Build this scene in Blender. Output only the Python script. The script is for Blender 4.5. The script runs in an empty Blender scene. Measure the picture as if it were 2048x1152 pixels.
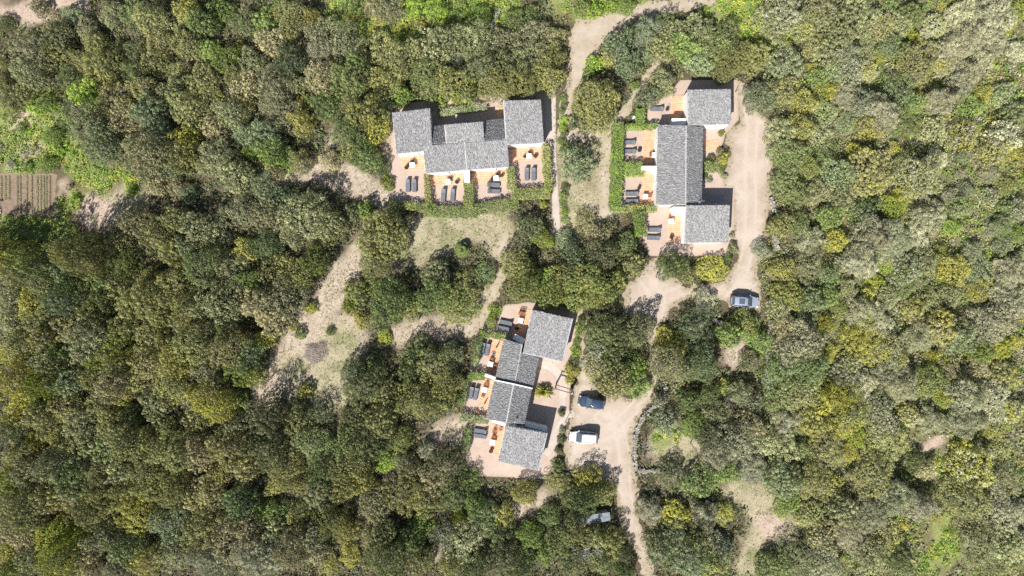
import bpy, math, random
import numpy as np
from mathutils import Vector

# ------------------------------------------------------------------ camera, sky, sun, exposure
scene = bpy.context.scene
COL = scene.collection
CAM_H = 104.0                 # drone height above the ground, metres
FRAME_W = 156.0               # ground width seen in the picture, metres
PXM = FRAME_W / 2048.0
SUN_AZ, SUN_EL = 208.0, 46.0  # degrees clockwise from +Y (top of the picture), elevation

cam_data = bpy.data.cameras.new("camera")
cam_data.sensor_width = 36.0
cam_data.lens = 36.0 * CAM_H / FRAME_W
cam_data.clip_end = 3000.0
cam = bpy.data.objects.new("camera", cam_data)
cam.location = (0, 0, CAM_H)
COL.objects.link(cam)
scene.camera = cam

world = bpy.data.worlds.new("World")
scene.world = world
world.use_nodes = True
wn = world.node_tree.nodes
sky = wn.new("ShaderNodeTexSky")
sky.sky_type = 'NISHITA'
sky.sun_disc = False
sky.sun_elevation = math.radians(SUN_EL)
sky.sun_rotation = math.radians(SUN_AZ)
wn["Background"].inputs[1].default_value = 0.066
world.node_tree.links.new(sky.outputs[0], wn["Background"].inputs[0])

sun_data = bpy.data.lights.new("sun", 'SUN')
sun_data.energy = 5.0
sun_data.angle = math.radians(0.53)
sun_data.color = (1.0, 0.968, 0.925)
sun = bpy.data.objects.new("sun", sun_data)
_az, _el = math.radians(SUN_AZ), math.radians(SUN_EL)
_to = Vector((math.sin(_az) * math.cos(_el), math.cos(_az) * math.cos(_el), math.sin(_el)))
sun.rotation_euler = (-_to).to_track_quat('-Z', 'Y').to_euler()
sun.location = (-40, -70, 90)
COL.objects.link(sun)

scene.view_settings.view_transform = 'Standard'
scene.view_settings.look = 'None'
scene.view_settings.gamma = 1.0
scene.view_settings.use_curve_mapping = False
scene.view_settings.exposure = 0.70
scene.cycles.use_denoising = False
scene.cycles.max_bounces = 5
scene.cycles.diffuse_bounces = 2
scene.cycles.glossy_bounces = 2
scene.cycles.transmission_bounces = 2
scene.cycles.transparent_max_bounces = 6

# ------------------------------------------------------------------ helpers
RNG = np.random.default_rng(7)
random.seed(7)


def G(px, py, z=0.0):
    """photo pixel of a point that lies z above the ground -> ground-plan metres"""
    k = PXM * (CAM_H - z) / CAM_H
    return ((px - 1024) * k, (576 - py) * k)


def V(px, py, z=0.0):
    x, y = G(px, py, z)
    return Vector((x, y, z))


_T = np.random.default_rng(3).random((8, 128, 128))


def vnoise(x, y, s=0):
    x = np.asarray(x, float); y = np.asarray(y, float)
    xi = np.floor(x).astype(int); yi = np.floor(y).astype(int)
    fx = x - xi; fy = y - yi
    fx = fx * fx * (3 - 2 * fx); fy = fy * fy * (3 - 2 * fy)
    t = _T[s % 8]
    a = t[xi % 128, yi % 128]; b = t[(xi + 1) % 128, yi % 128]
    c = t[xi % 128, (yi + 1) % 128]; d = t[(xi + 1) % 128, (yi + 1) % 128]
    return (a * (1 - fx) + b * fx) * (1 - fy) + (c * (1 - fx) + d * fx) * fy


def fbm(x, y, s=0):
    return (vnoise(x, y, s) + .5 * vnoise(x * 2.1 + 9, y * 2.1, s + 1) + .25 * vnoise(x * 4.3, y * 4.3 + 5, s + 2)) / 1.75


def np_mesh(name, verts, faces):
    """faces: (n,k) int array, all with k corners"""
    verts = np.asarray(verts, np.float32); faces = np.asarray(faces, np.int32)
    me = bpy.data.meshes.new(name)
    n, k = faces.shape
    me.vertices.add(len(verts)); me.vertices.foreach_set("co", verts.ravel())
    me.loops.add(n * k); me.loops.foreach_set("vertex_index", faces.ravel())
    me.polygons.add(n)
    me.polygons.foreach_set("loop_start", np.arange(0, n * k, k, dtype=np.int32))
    me.polygons.foreach_set("loop_total", np.full(n, k, np.int32))
    me.update(calc_edges=True)
    return me


def link(name, me, mat=None, parent=None, **props):
    o = bpy.data.objects.new(name, me)
    COL.objects.link(o)
    if mat is not None:
        if len(me.materials) == 0:
            me.materials.append(mat)
    if parent is not None:
        o.parent = parent
    for k, v in props.items():
        o[k] = v
    return o


def empty(name, loc=(0, 0, 0), rz=0.0, **props):
    o = bpy.data.objects.new(name, None)
    o.location = loc
    o.rotation_euler = (0, 0, rz)
    o.empty_display_size = 0.3
    COL.objects.link(o)
    for k, v in props.items():
        o[k] = v
    return o


class MB:
    """collects simple solids into one mesh"""
    def __init__(self):
        self.v = []; self.f = []

    def add(self, vs, fs):
        b = len(self.v)
        self.v += [tuple(p) for p in vs]
        self.f += [tuple(i + b for i in f) for f in fs]
        return self

    def box(self, c, s, rz=0.0, rx=0.0, ry=0.0, bev=0.0):
        sx, sy, sz = (q / 2 for q in s)
        pts = []
        if bev > 0:
            b = min(bev, sx * .9, sy * .9, sz * .9)
            for z, i in ((-sz, b), (-sz + b, 0), (sz - b, 0), (sz, b)):
                x, y = sx - i, sy - i
                pts += [(-x, -y, z), (x, -y, z), (x, y, z), (-x, y, z)]
            fs = [(3, 2, 1, 0), (12, 13, 14, 15)]
            for r in range(3):
                for q in range(4):
                    fs.append((r * 4 + q, r * 4 + (q + 1) % 4, r * 4 + 4 + (q + 1) % 4, r * 4 + 4 + q))
        else:
            pts = [(-sx, -sy, -sz), (sx, -sy, -sz), (sx, sy, -sz), (-sx, sy, -sz),
                   (-sx, -sy, sz), (sx, -sy, sz), (sx, sy, sz), (-sx, sy, sz)]
            fs = [(3, 2, 1, 0), (4, 5, 6, 7), (0, 1, 5, 4), (1, 2, 6, 5), (2, 3, 7, 6), (3, 0, 4, 7)]
        from mathutils import Euler
        m = Euler((rx, ry, rz)).to_matrix()
        cc = Vector(c)
        return self.add([m @ Vector(p) + cc for p in pts], fs)

    def tube(self, a, b, r0, r1=None, n=8, caps=True):
        r1 = r0 if r1 is None else r1
        a = Vector(a); b = Vector(b); d = (b - a).normalized()
        u = d.orthogonal().normalized(); w = d.cross(u)
        vs = []
        for p, r in ((a, r0), (b, r1)):
            for i in range(n):
                t = 2 * math.pi * i / n
                vs.append(p + (u * math.cos(t) + w * math.sin(t)) * r)
        fs = [(i, (i + 1) % n, n + (i + 1) % n, n + i) for i in range(n)]
        if caps:
            fs += [tuple(range(n - 1, -1, -1)), tuple(range(n, 2 * n))]
        return self.add(vs, fs)

    def lathe(self, c, prof, n=16):
        vs = []
        for r, z in prof:
            for i in range(n):
                t = 2 * math.pi * i / n
                vs.append((c[0] + r * math.cos(t), c[1] + r * math.sin(t), c[2] + z))
        fs = []
        for k in range(len(prof) - 1):
            for i in range(n):
                fs.append((k * n + i, k * n + (i + 1) % n, (k + 1) * n + (i + 1) % n, (k + 1) * n + i))
        fs.append(tuple(range(n - 1, -1, -1)))
        m = (len(prof) - 1) * n
        fs.append(tuple(range(m, m + n)))
        return self.add(vs, fs)

    def prism(self, poly, z0, z1):
        """poly: ccw list of (x,y); z0/z1 float or list per corner"""
        n = len(poly)
        b = z0 if isinstance(z0, (list, tuple)) else [z0] * n
        t = z1 if isinstance(z1, (list, tuple)) else [z1] * n
        area = sum(poly[i][0] * poly[(i + 1) % n][1] - poly[(i + 1) % n][0] * poly[i][1] for i in range(n))
        if area < 0:
            poly = poly[::-1]; b = list(b)[::-1]; t = list(t)[::-1]
        vs = [(p[0], p[1], z) for p, z in zip(poly, b)] + [(p[0], p[1], z) for p, z in zip(poly, t)]
        fs = [tuple(range(n - 1, -1, -1)), tuple(range(n, 2 * n))]
        fs += [(i, (i + 1) % n, n + (i + 1) % n, n + i) for i in range(n)]
        return self.add(vs, fs)

    def mesh(self, name, smooth=False):
        me = bpy.data.meshes.new(name)
        me.from_pydata(self.v, [], self.f)
        me.update()
        if smooth:
            for p in me.polygons:
                p.use_smooth = True
        return me

    def build(self, name, mat, parent=None, smooth=False, **props):
        return link(name, self.mesh(name, smooth), mat, parent, **props)


def copy_tree(o, parent=None):
    c = o.copy()
    COL.objects.link(c)
    c.parent = parent
    for ch in list(o.children):
        copy_tree(ch, c)
    return c


# ------------------------------------------------------------------ materials
def nt_mat(name):
    m = bpy.data.materials.new(name)
    m.use_nodes = True
    nt = m.node_tree
    return m, nt, nt.nodes["Principled BSDF"]


def N(nt, t, **kw):
    n = nt.nodes.new(t)
    for k, v in kw.items():
        setattr(n, k, v)
    return n


def math_node(nt, op, a, b=None, c=None):
    n = N(nt, "ShaderNodeMath", operation=op)
    for i, q in enumerate((a, b, c)):
        if q is None:
            continue
        if isinstance(q, (int, float)):
            n.inputs[i].default_value = q
        else:
            nt.links.new(q, n.inputs[i])
    return n.outputs[0]


def mix_col(nt, fac, a, b, mode='MIX'):
    n = N(nt, "ShaderNodeMix", data_type='RGBA', blend_type=mode)
    for i, q in ((0, fac), (6, a), (7, b)):
        if isinstance(q, (int, float)):
            n.inputs[i].default_value = q
        elif isinstance(q, tuple):
            n.inputs[i].default_value = (*q, 1) if len(q) == 3 else q
        else:
            nt.links.new(q, n.inputs[i])
    return n.outputs[2]


def noise(nt, scale, detail=4, rough=.6, world=True):
    n = N(nt, "ShaderNodeTexNoise")
    n.inputs['Scale'].default_value = scale
    n.inputs['Detail'].default_value = detail
    n.inputs['Roughness'].default_value = rough
    if world:
        g = N(nt, "ShaderNodeNewGeometry")
        nt.links.new(g.outputs['Position'], n.inputs['Vector'])
    return n.outputs['Fac']


def ramp(nt, fac, lo, hi, a=0.0, b=1.0):
    n = N(nt, "ShaderNodeMapRange")
    n.inputs[1].default_value = lo; n.inputs[2].default_value = hi
    n.inputs[3].default_value = a; n.inputs[4].default_value = b
    nt.links.new(fac, n.inputs[0])
    return n.outputs[0]


def scale_col(nt, col, val):
    n = N(nt, "ShaderNodeVectorMath", operation='SCALE')
    nt.links.new(col, n.inputs[0])
    nt.links.new(val, n.inputs['Scale'])
    return n.outputs[0]


def surf(name, col, rough=.8, var=.25, scale=3.0, col2=None, fine=20.0, fine_amt=.15, bump=0.0, metal=0.0, spec=.3):
    """flat-coloured real surface with blotches, grain and wear"""
    m, nt, p = nt_mat(name)
    n1 = noise(nt, scale, 5)
    n2 = noise(nt, fine, 2)
    c2 = col2 if col2 else tuple(c * (1 - var) for c in col)
    c = mix_col(nt, ramp(nt, n1, .35, .65), col, c2)
    v = ramp(nt, n2, .25, .75, 1 - fine_amt, 1 + fine_amt)
    nt.links.new(scale_col(nt, c, v), p.inputs['Base Color'])
    p.inputs['Roughness'].default_value = rough
    p.inputs['Metallic'].default_value = metal
    p.inputs['Specular IOR Level'].default_value = spec
    if bump:
        b = N(nt, "ShaderNodeBump")
        b.inputs['Strength'].default_value = bump
        b.inputs['Distance'].default_value = .03
        nt.links.new(n2, b.inputs['Height'])
        nt.links.new(b.outputs[0], p.inputs['Normal'])
    return m


def leaf_shader(nt, p, col, trans=.14):
    p.inputs['Roughness'].default_value = .6
    p.inputs['Specular IOR Level'].default_value = .25
    nt.links.new(col, p.inputs['Base Color'])
    t = N(nt, "ShaderNodeBsdfTranslucent")
    nt.links.new(col, t.inputs['Color'])
    mx = N(nt, "ShaderNodeMixShader")
    mx.inputs[0].default_value = trans
    nt.links.new(p.outputs[0], mx.inputs[1])
    nt.links.new(t.outputs[0], mx.inputs[2])
    nt.links.new(mx.outputs[0], nt.nodes["Material Output"].inputs['Surface'])


def foliage_mat():
    """leaf colour = the plant's own two colours, mixed per bough, varied leaf by leaf"""
    m, nt, p = nt_mat("foliage")
    oi = N(nt, "ShaderNodeObjectInfo")
    tint = N(nt, "ShaderNodeAttribute", attribute_type='OBJECT', attribute_name="tint")
    tone = N(nt, "ShaderNodeAttribute", attribute_type='GEOMETRY', attribute_name="tone")
    leaf = N(nt, "ShaderNodeAttribute", attribute_type='GEOMETRY', attribute_name="leaf")
    big = noise(nt, .55, 3)
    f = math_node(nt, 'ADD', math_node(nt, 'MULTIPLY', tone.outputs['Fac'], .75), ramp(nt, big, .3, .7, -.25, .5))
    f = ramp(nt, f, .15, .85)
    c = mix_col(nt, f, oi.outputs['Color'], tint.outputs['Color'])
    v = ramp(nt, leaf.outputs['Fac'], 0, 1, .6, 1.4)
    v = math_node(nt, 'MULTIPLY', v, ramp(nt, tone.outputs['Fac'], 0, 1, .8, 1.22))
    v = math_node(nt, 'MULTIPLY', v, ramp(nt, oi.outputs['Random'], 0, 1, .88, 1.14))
    leaf_shader(nt, p, scale_col(nt, c, v))
    return m


def scatter_mat(name="low_plants"):
    m, nt, p = nt_mat(name)
    a = N(nt, "ShaderNodeAttribute", attribute_type='GEOMETRY', attribute_name="col")
    leaf_shader(nt, p, a.outputs['Color'], .15)
    return m


def ground_mat():
    m, nt, p = nt_mat("ground_soil")
    a = N(nt, "ShaderNodeAttribute", attribute_type='GEOMETRY', attribute_name="col")
    st = N(nt, "ShaderNodeAttribute", attribute_type='GEOMETRY', attribute_name="stony")
    n1 = noise(nt, 5.0, 6, .75)
    n2 = noise(nt, .6, 4)
    n3 = noise(nt, 1.7, 5, .7)
    c = scale_col(nt, a.outputs['Color'], ramp(nt, n1, .3, .7, .5, 1.5))
    c = scale_col(nt, c, ramp(nt, n2, .3, .7, .85, 1.15))
    c = mix_col(nt, math_node(nt, 'MULTIPLY', ramp(nt, n3, .5, .68), .45), c, (.12, .125, .045))
    g = N(nt, "ShaderNodeNewGeometry")
    vo = N(nt, "ShaderNodeTexVoronoi")
    vo.inputs['Scale'].default_value = 2.6
    nt.links.new(g.outputs['Position'], vo.inputs['Vector'])
    sp = math_node(nt, 'LESS_THAN', vo.outputs['Distance'], math_node(nt, 'MULTIPLY', st.outputs['Fac'], .26))
    c = mix_col(nt, math_node(nt, 'MULTIPLY', sp, .55), c, (.52, .47, .40))
    nt.links.new(c, p.inputs['Base Color'])
    p.inputs['Roughness'].default_value = .95
    p.inputs['Specular IOR Level'].default_value = .1
    b = N(nt, "ShaderNodeBump")
    b.inputs['Strength'].default_value = .7; b.inputs['Distance'].default_value = .08
    nt.links.new(n1, b.inputs['Height']); nt.links.new(b.outputs[0], p.inputs['Normal'])
    return m


def sheet_mat(name, col, col2, edge_col, speck=.25, scale=.5, tracks=None):
    """gravel, earth and paving sheets: their border fades into the soil colour through the vertex attribute 'edge'"""
    m, nt, p = nt_mat(name)
    e = N(nt, "ShaderNodeAttribute", attribute_type='GEOMETRY', attribute_name="edge")
    n1 = noise(nt, scale, 5, .65)
    n2 = noise(nt, 9.0, 4, .8)
    n3 = noise(nt, 2.2, 4, .7)
    c = mix_col(nt, ramp(nt, n1, .36, .64), col, col2)
    c = mix_col(nt, math_node(nt, 'MULTIPLY', ramp(nt, n3, .55, .7), .3), c, tuple(q * .6 for q in col2))
    c = scale_col(nt, c, ramp(nt, n2, .25, .75, 1 - speck, 1 + speck))
    f = ramp(nt, math_node(nt, 'ADD', e.outputs['Fac'], ramp(nt, n3, .3, .7, -.3, .3)), .15, .75)
    c = mix_col(nt, f, edge_col, c)
    if tracks:
        wr = N(nt, "ShaderNodeAttribute", attribute_type='GEOMETRY', attribute_name="wear")
        c = mix_col(nt, math_node(nt, 'MULTIPLY', wr.outputs['Fac'], ramp(nt, n1, .35, .6, .0, .45)), c, tracks)
    nt.links.new(c, p.inputs['Base Color'])
    p.inputs['Roughness'].default_value = .95
    p.inputs['Specular IOR Level'].default_value = .1
    b = N(nt, "ShaderNodeBump")
    b.inputs['Strength'].default_value = .4; b.inputs['Distance'].default_value = .03
    nt.links.new(n2, b.inputs['Height']); nt.links.new(b.outputs[0], p.inputs['Normal'])
    return m


def tile_mat(name, lo, hi, blot, tex_scale=.8):
    """each tile its own shade, with lichen and soot blotches"""
    m, nt, p = nt_mat(name)
    r = N(nt, "ShaderNodeAttribute", attribute_type='GEOMETRY', attribute_name="leaf")
    n1 = noise(nt, tex_scale, 5)
    n2 = noise(nt, 7.0, 3, .7)
    c = mix_col(nt, r.outputs['Fac'], lo, hi)
    c = mix_col(nt, math_node(nt, 'MULTIPLY', ramp(nt, n1, .45, .7), .5), c, blot)
    c = scale_col(nt, c, ramp(nt, n2, .25, .75, .7, 1.3))
    nt.links.new(c, p.inputs['Base Color'])
    p.inputs['Roughness'].default_value = .85
    return m


def paint_mat(name, col, rough=.25, coat=.8, metal=.0):
    m, nt, p = nt_mat(name)
    n = noise(nt, 6.0, 3)
    c = mix_col(nt, ramp(nt, n, .3, .7, 0, .06), col, (.35, .31, .27))
    nt.links.new(c, p.inputs['Base Color'])
    p.inputs['Roughness'].default_value = rough
    p.inputs['Metallic'].default_value = metal
    p.inputs['Coat Weight'].default_value = coat
    p.inputs['Coat Roughness'].default_value = .06
    return m


def glass_mat(name, col=(.015, .02, .03)):
    m, nt, p = nt_mat(name)
    n = noise(nt, 4.0, 2)
    nt.links.new(mix_col(nt, n, col, tuple(c * 1.8 for c in col)), p.inputs['Base Color'])
    p.inputs['Roughness'].default_value = .08
    p.inputs['Specular IOR Level'].default_value = .8
    return m


M = {}
M['foliage'] = foliage_mat()
M['low'] = scatter_mat()
M['ground'] = ground_mat()
M['bark'] = surf("bark", (.16, .13, .10), .95, .45, 6, fine=30, fine_amt=.3)
M['deadwood'] = surf("dead_wood", (.40, .34, .29), .95, .4, 6, fine=30, fine_amt=.3)
M['plaster'] = surf("white_plaster", (.80, .79, .76), .9, .08, 1.2, fine=14, fine_amt=.05, bump=.15)
M['cap'] = surf("grey_coping", (.42, .43, .45), .85, .2, 2, fine=16, fine_amt=.12)
M['slab'] = surf("roof_mortar", (.13, .13, .135), .95, .3, 2, fine=20, fine_amt=.25)
M['verge'] = surf("verge_mortar", (.50, .49, .48), .9, .3, 3, fine=16, fine_amt=.2)
M['rooftile'] = tile_mat("weathered_roof_tile", (.135, .133, .132), (.325, .322, .32), (.22, .212, .20))
M['terracotta'] = tile_mat("terracotta_tile", (.57, .30, .17), (.67, .385, .24), (.64, .42, .29))
M['gravel'] = sheet_mat("drive_gravel", (.475, .395, .325), (.37, .30, .235), (.31, .255, .175), .26, .3, (.57, .49, .42))
M['earth'] = sheet_mat("path_earth", (.44, .37, .295), (.36, .295, .215), (.34, .29, .19), .3, .5)
M['paver'] = sheet_mat("pink_paving", (.47, .365, .30), (.41, .315, .255), (.38, .30, .23), .16, .5)
M['concrete'] = sheet_mat("concrete_path", (.50, .43, .365), (.42, .36, .31), (.38, .30, .24), .14, .6)
M['shaded_concrete'] = sheet_mat("shaded_concrete", (.36, .33, .31), (.30, .28, .265), (.30, .26, .22), .14, .6)  # darker version of the pale concrete, shade put into the colour
M['dug'] = sheet_mat("dug_soil", (.26, .195, .145), (.19, .14, .10), (.24, .19, .12), .35, 1.2)
M['stone'] = tile_mat("field_stone", (.20, .185, .16), (.46, .425, .375), (.25, .23, .18), .9)
M['cushion'] = surf("charcoal_mesh_fabric", (.15, .16, .18), .9, .2, 3, fine=40, fine_amt=.2)
M['frame'] = surf("dark_metal_frame", (.05, .052, .056), .5, .2, 3, metal=.4)
M['whitetop'] = surf("white_table_top", (.68, .68, .67), .55, .08, 3, fine=20, fine_amt=.04)
M['wicker'] = surf("black_wicker", (.03, .03, .034), .7, .3, 10, fine=50, fine_amt=.4)
M['wood'] = surf("oiled_wood", (.30, .135, .06), .7, .35, 4, fine=30, fine_amt=.25)
M['beam'] = surf("dark_timber", (.12, .07, .045), .8, .35, 4, fine=30, fine_amt=.3)
M['canvas'] = surf("pale_canvas", (.62, .66, .70), .9, .12, 3, fine=30, fine_amt=.06)
M['galv'] = surf("galvanised_metal", (.42, .45, .48), .4, .2, 4, metal=.6)
M['sheetmetal'] = surf("weathered_sheet_metal", (.22, .25, .28), .7, .45, 1.5, fine=12, fine_amt=.15)  # base tone lowered to stand for the shade of the trees
M['grout'] = surf("tile_grout", (.50, .27, .16), .9, .2, 3)
M['shutter'] = surf("pale_shutter", (.66, .66, .64), .7, .1, 3)
M['glass'] = glass_mat("window_glass")
M['doorwood'] = surf("door_wood", (.22, .10, .05), .6, .3, 4, fine=25, fine_amt=.2)
M['carwhite'] = paint_mat("white_car_paint", (.62, .62, .615), .3)
M['carblue'] = paint_mat("blue_black_car_paint", (.036, .060, .108), .22, .9, .25)
M['carsilver'] = paint_mat("silver_car_paint", (.36, .40, .47), .28, .8, .3)
M['carglass'] = glass_mat("car_glass", (.055, .072, .09))  # base colour lifted to imitate sky reflected in the panes
M['whitebark'] = surf("white_bark", (.62, .60, .57), .9, .2, 6)
M['tyre'] = surf("tyre_rubber", (.02, .02, .02), .9, .2, 6)
M['rim'] = surf("alloy_rim", (.45, .45, .46), .35, .2, 6, metal=.8)
M['lamp'] = surf("headlamp_lens", (.65, .67, .70), .15, .1, 6)
M['redlamp'] = surf("tail_lamp", (.35, .02, .02), .2, .1, 6)
M['plastic'] = surf("black_trim", (.03, .03, .032), .6, .2, 6)

# ------------------------------------------------------------------ ground and the sheets that lie on it
def sd_poly(X, Y, pts):
    """signed distance in metres, positive inside; pts are photo pixels on the ground"""
    P = [G(*p) for p in pts]
    d = np.full(X.shape, 1e9); ins = np.zeros(X.shape, bool)
    n = len(P)
    for i in range(n):
        ax, ay = P[i]; bx, by = P[(i + 1) % n]
        ex, ey = bx - ax, by - ay
        t = np.clip(((X - ax) * ex + (Y - ay) * ey) / (ex * ex + ey * ey + 1e-9), 0, 1)
        d = np.minimum(d, np.hypot(X - ax - t * ex, Y - ay - t * ey))
        c = (ay > Y) != (by > Y)
        with np.errstate(divide='ignore', invalid='ignore'):
            xi = ex * (Y - ay) / (ey if ey != 0 else 1e-12) + ax
        ins ^= c & (X < xi)
    return np.where(ins, d, -d)


def sd_stroke(X, Y, pts):
    """union of tapered capsules; pts (px,py,r_px)"""
    d = np.full(X.shape, -1e9)
    P = [(*G(p[0], p[1]), p[2] * PXM) for p in pts]
    if len(P) == 1:
        P = P * 2
    for (ax, ay, ar), (bx, by, br) in zip(P[:-1], P[1:]):
        ex, ey = bx - ax, by - ay
        t = np.clip(((X - ax) * ex + (Y - ay) * ey) / (ex * ex + ey * ey + 1e-9), 0, 1)
        d = np.maximum(d, ar + t * (br - ar) - np.hypot(X - ax - t * ex, Y - ay - t * ey))
    return d


def sd_any(X, Y, shapes):
    d = np.full(X.shape, -1e9)
    for s in shapes:
        d = np.maximum(d, sd_stroke(X, Y, s) if len(s[0]) == 3 else sd_poly(X, Y, s))
    return d


LITTER = [[(560, 345, 22), (640, 338, 22), (700, 360, 34), (762, 395, 28)],
          [(730, 485, 20), (695, 540, 30), (660, 600, 28), (622, 660, 42), (590, 720, 42), (535, 785, 28)],
          [(700, 680, 40), (655, 735, 46), (600, 775, 34)], [(800, 668, 26), (850, 660, 26), (900, 650, 22), (945, 652, 18)],
          [(720, 640, 20), (690, 660, 30)], [(860, 880, 16), (915, 840, 16), (930, 880, 20)],
          [(795, 915, 10), (785, 960, 10)], [(730, 1080, 9)], [(875, 1110, 10)],
          [(1470, 710, 22), (1480, 700, 18)], [(1030, 1025, 16), (1095, 985, 14)],
          [(790, 215, 14), (778, 260, 10), (776, 330, 14)], [(690, 255, 12), (672, 285, 14)]]
DRYGRASS = [[(790, 500, 20), (850, 480, 46), (900, 455, 42), (985, 445, 40), (1015, 500, 28)],
            [(760, 540, 18), (820, 500, 26)], [(680, 690, 46), (660, 720, 48)], [(590, 740, 30), (650, 790, 40)],
            [(1150, 395, 34), (1185, 425, 50), (1150, 455, 40)], [(1200, 285, 26), (1212, 350, 24), (1215, 430, 22)],
            [(1340, 885, 46), (1420, 905, 36), (1340, 930, 34)], [(1130, 290, 24), (1135, 400, 22)],
            [(1470, 980, 24), (1520, 1000, 30), (1545, 1060, 46), (1502, 1110, 26), (1490, 1160, 20)],
            [(560, 345, 30)], [(210, 420, 42), (260, 400, 40)], [(1160, 470, 40)], [(960, 600, 30)]]
GREEN = [[(10, 235, 50), (80, 230, 50), (110, 290, 36), (40, 320, 40)],
         [(130, 300, 26), (165, 335, 32), (205, 360, 30), (240, 345, 20)], [(150, 400, 22), (125, 415, 18)],
         [(20, 455, 34), (60, 460, 40), (120, 470, 34)], [(265, 375, 16)], [(690, 15, 40), (800, 30, 60), (960, 25, 56), (1010, 10, 30)],
         [(1130, 0, 30), (1180, 15, 28), (1280, 5, 20)], [(1430, 15, 34), (1490, 30, 50), (1530, 60, 40), (1560, 70, 30)],
         [(1885, 1060, 30), (1895, 1100, 30), (1860, 1130, 30)], [(1880, 925, 16)], [(570, 330, 14)],
         [(1330, 870, 26)]]
BARE = [[(0, 22, 24), (60, 20, 28), (150, 10, 26)], [(1858, 890, 12), (1880, 880, 8)],
        [(1540, 1050, 30)], [(190, 430, 34)], [(60, 300, 26)], [(124, 365, 12), (120, 395, 10)], [(30, 245, 10), (60, 235, 12)]]

DRIVE = [[(1478, 165), (1472, 200), (1478, 245), (1452, 262), (1456, 300), (1452, 345), (1440, 372), (1462, 400),
          (1464, 490), (1472, 520), (1448, 562), (1400, 572), (1370, 570), (1335, 545), (1318, 517), (1302, 517),
          (1285, 540), (1255, 565), (1248, 620), (1300, 690), (1300, 760), (1312, 765), (1316, 690), (1330, 640),
          (1360, 605), (1395, 585), (1450, 606), (1475, 625), (1520, 625), (1525, 580), (1510, 545), (1530, 500), (1540, 440),
          (1540, 380), (1548, 330), (1552, 260), (1558, 240), (1522, 228), (1505, 190), (1502, 165)],
         [(1147, 700), (1160, 690), (1182, 740), (1200, 790), (1270, 795), (1300, 765), (1316, 790), (1284, 830),
          (1266, 870), (1268, 935), (1280, 1000), (1290, 1080), (1318, 1175), (1285, 1175), (1272, 1100), (1240, 1050),
          (1222, 965), (1165, 955), (1128, 930), (1120, 880), (1135, 860), (1142, 800), (1150, 760)]]
PATH = [[(1425, 2, 10), (1300, 18, 16), (1215, 48, 24), (1170, 70, 32), (1165, 110, 28), (1150, 165, 16), (1130, 215, 12),
         (1122, 270, 9)], [(1130, 272, 12), (1190, 272, 12), (1225, 255, 11), (1258, 210, 9), (1290, 165, 9), (1310, 130, 9)],
        [(1218, 262, 9), (1208, 350, 11), (1212, 430, 14)], [(1003, 545, 9), (985, 595, 10), (965, 635, 12), (935, 660, 14)],
        [(1000, 510, 14), (1012, 470, 12)], [(1158, 600, 7), (1168, 650, 6), (1160, 700, 7), (1150, 735, 10)],
        [(905, 880, 14), (940, 850, 8)]]
PAVE1 = [[(776, 338), (790, 208), (880, 200), (1014, 186), (1085, 180), (1102, 185), (1104, 300), (1092, 392), (1015, 402), (940, 412),
          (870, 414), (783, 404), (774, 372)]]
PAVE2 = [[(1338, 190), (1360, 160), (1475, 160), (1478, 240), (1452, 266), (1440, 300), (1448, 372), (1470, 372), (1466, 490), (1462, 512),
          (1300, 512), (1286, 486), (1286, 424), (1240, 420), (1243, 252), (1292, 250), (1294, 210)]]
PAVE3 = [[(1056, 604), (1118, 612), (1160, 622), (1160, 650), (1150, 690), (1138, 730), (1142, 765), (1138, 830), (1118, 880), (1108, 940),
          (1088, 958), (960, 952), (932, 930), (934, 850), (926, 830), (932, 768), (950, 700), (962, 668), (984, 640), (998, 612)]]
CONC1 = [[(1086, 178), (1112, 178), (1112, 300), (1122, 470), (1106, 470), (1100, 300), (1092, 280)]]
CONC3 = [[(1080, 728, 9), (1100, 732, 9), (1118, 748, 9), (1127, 772, 9), (1124, 806, 8), (1128, 840, 8), (1110, 870, 9),
          (1096, 905, 9)], [(1124, 828, 9), (1142, 828, 8)]]
CONC2 = [[(1404, 388), (1448, 390), (1448, 404), (1404, 404)]]
PLOT = [[(-15, 347), (104, 347), (112, 352), (110, 430), (92, 432), (-15, 432)]]


def lin(lst):
    return np.array(lst)


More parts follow.
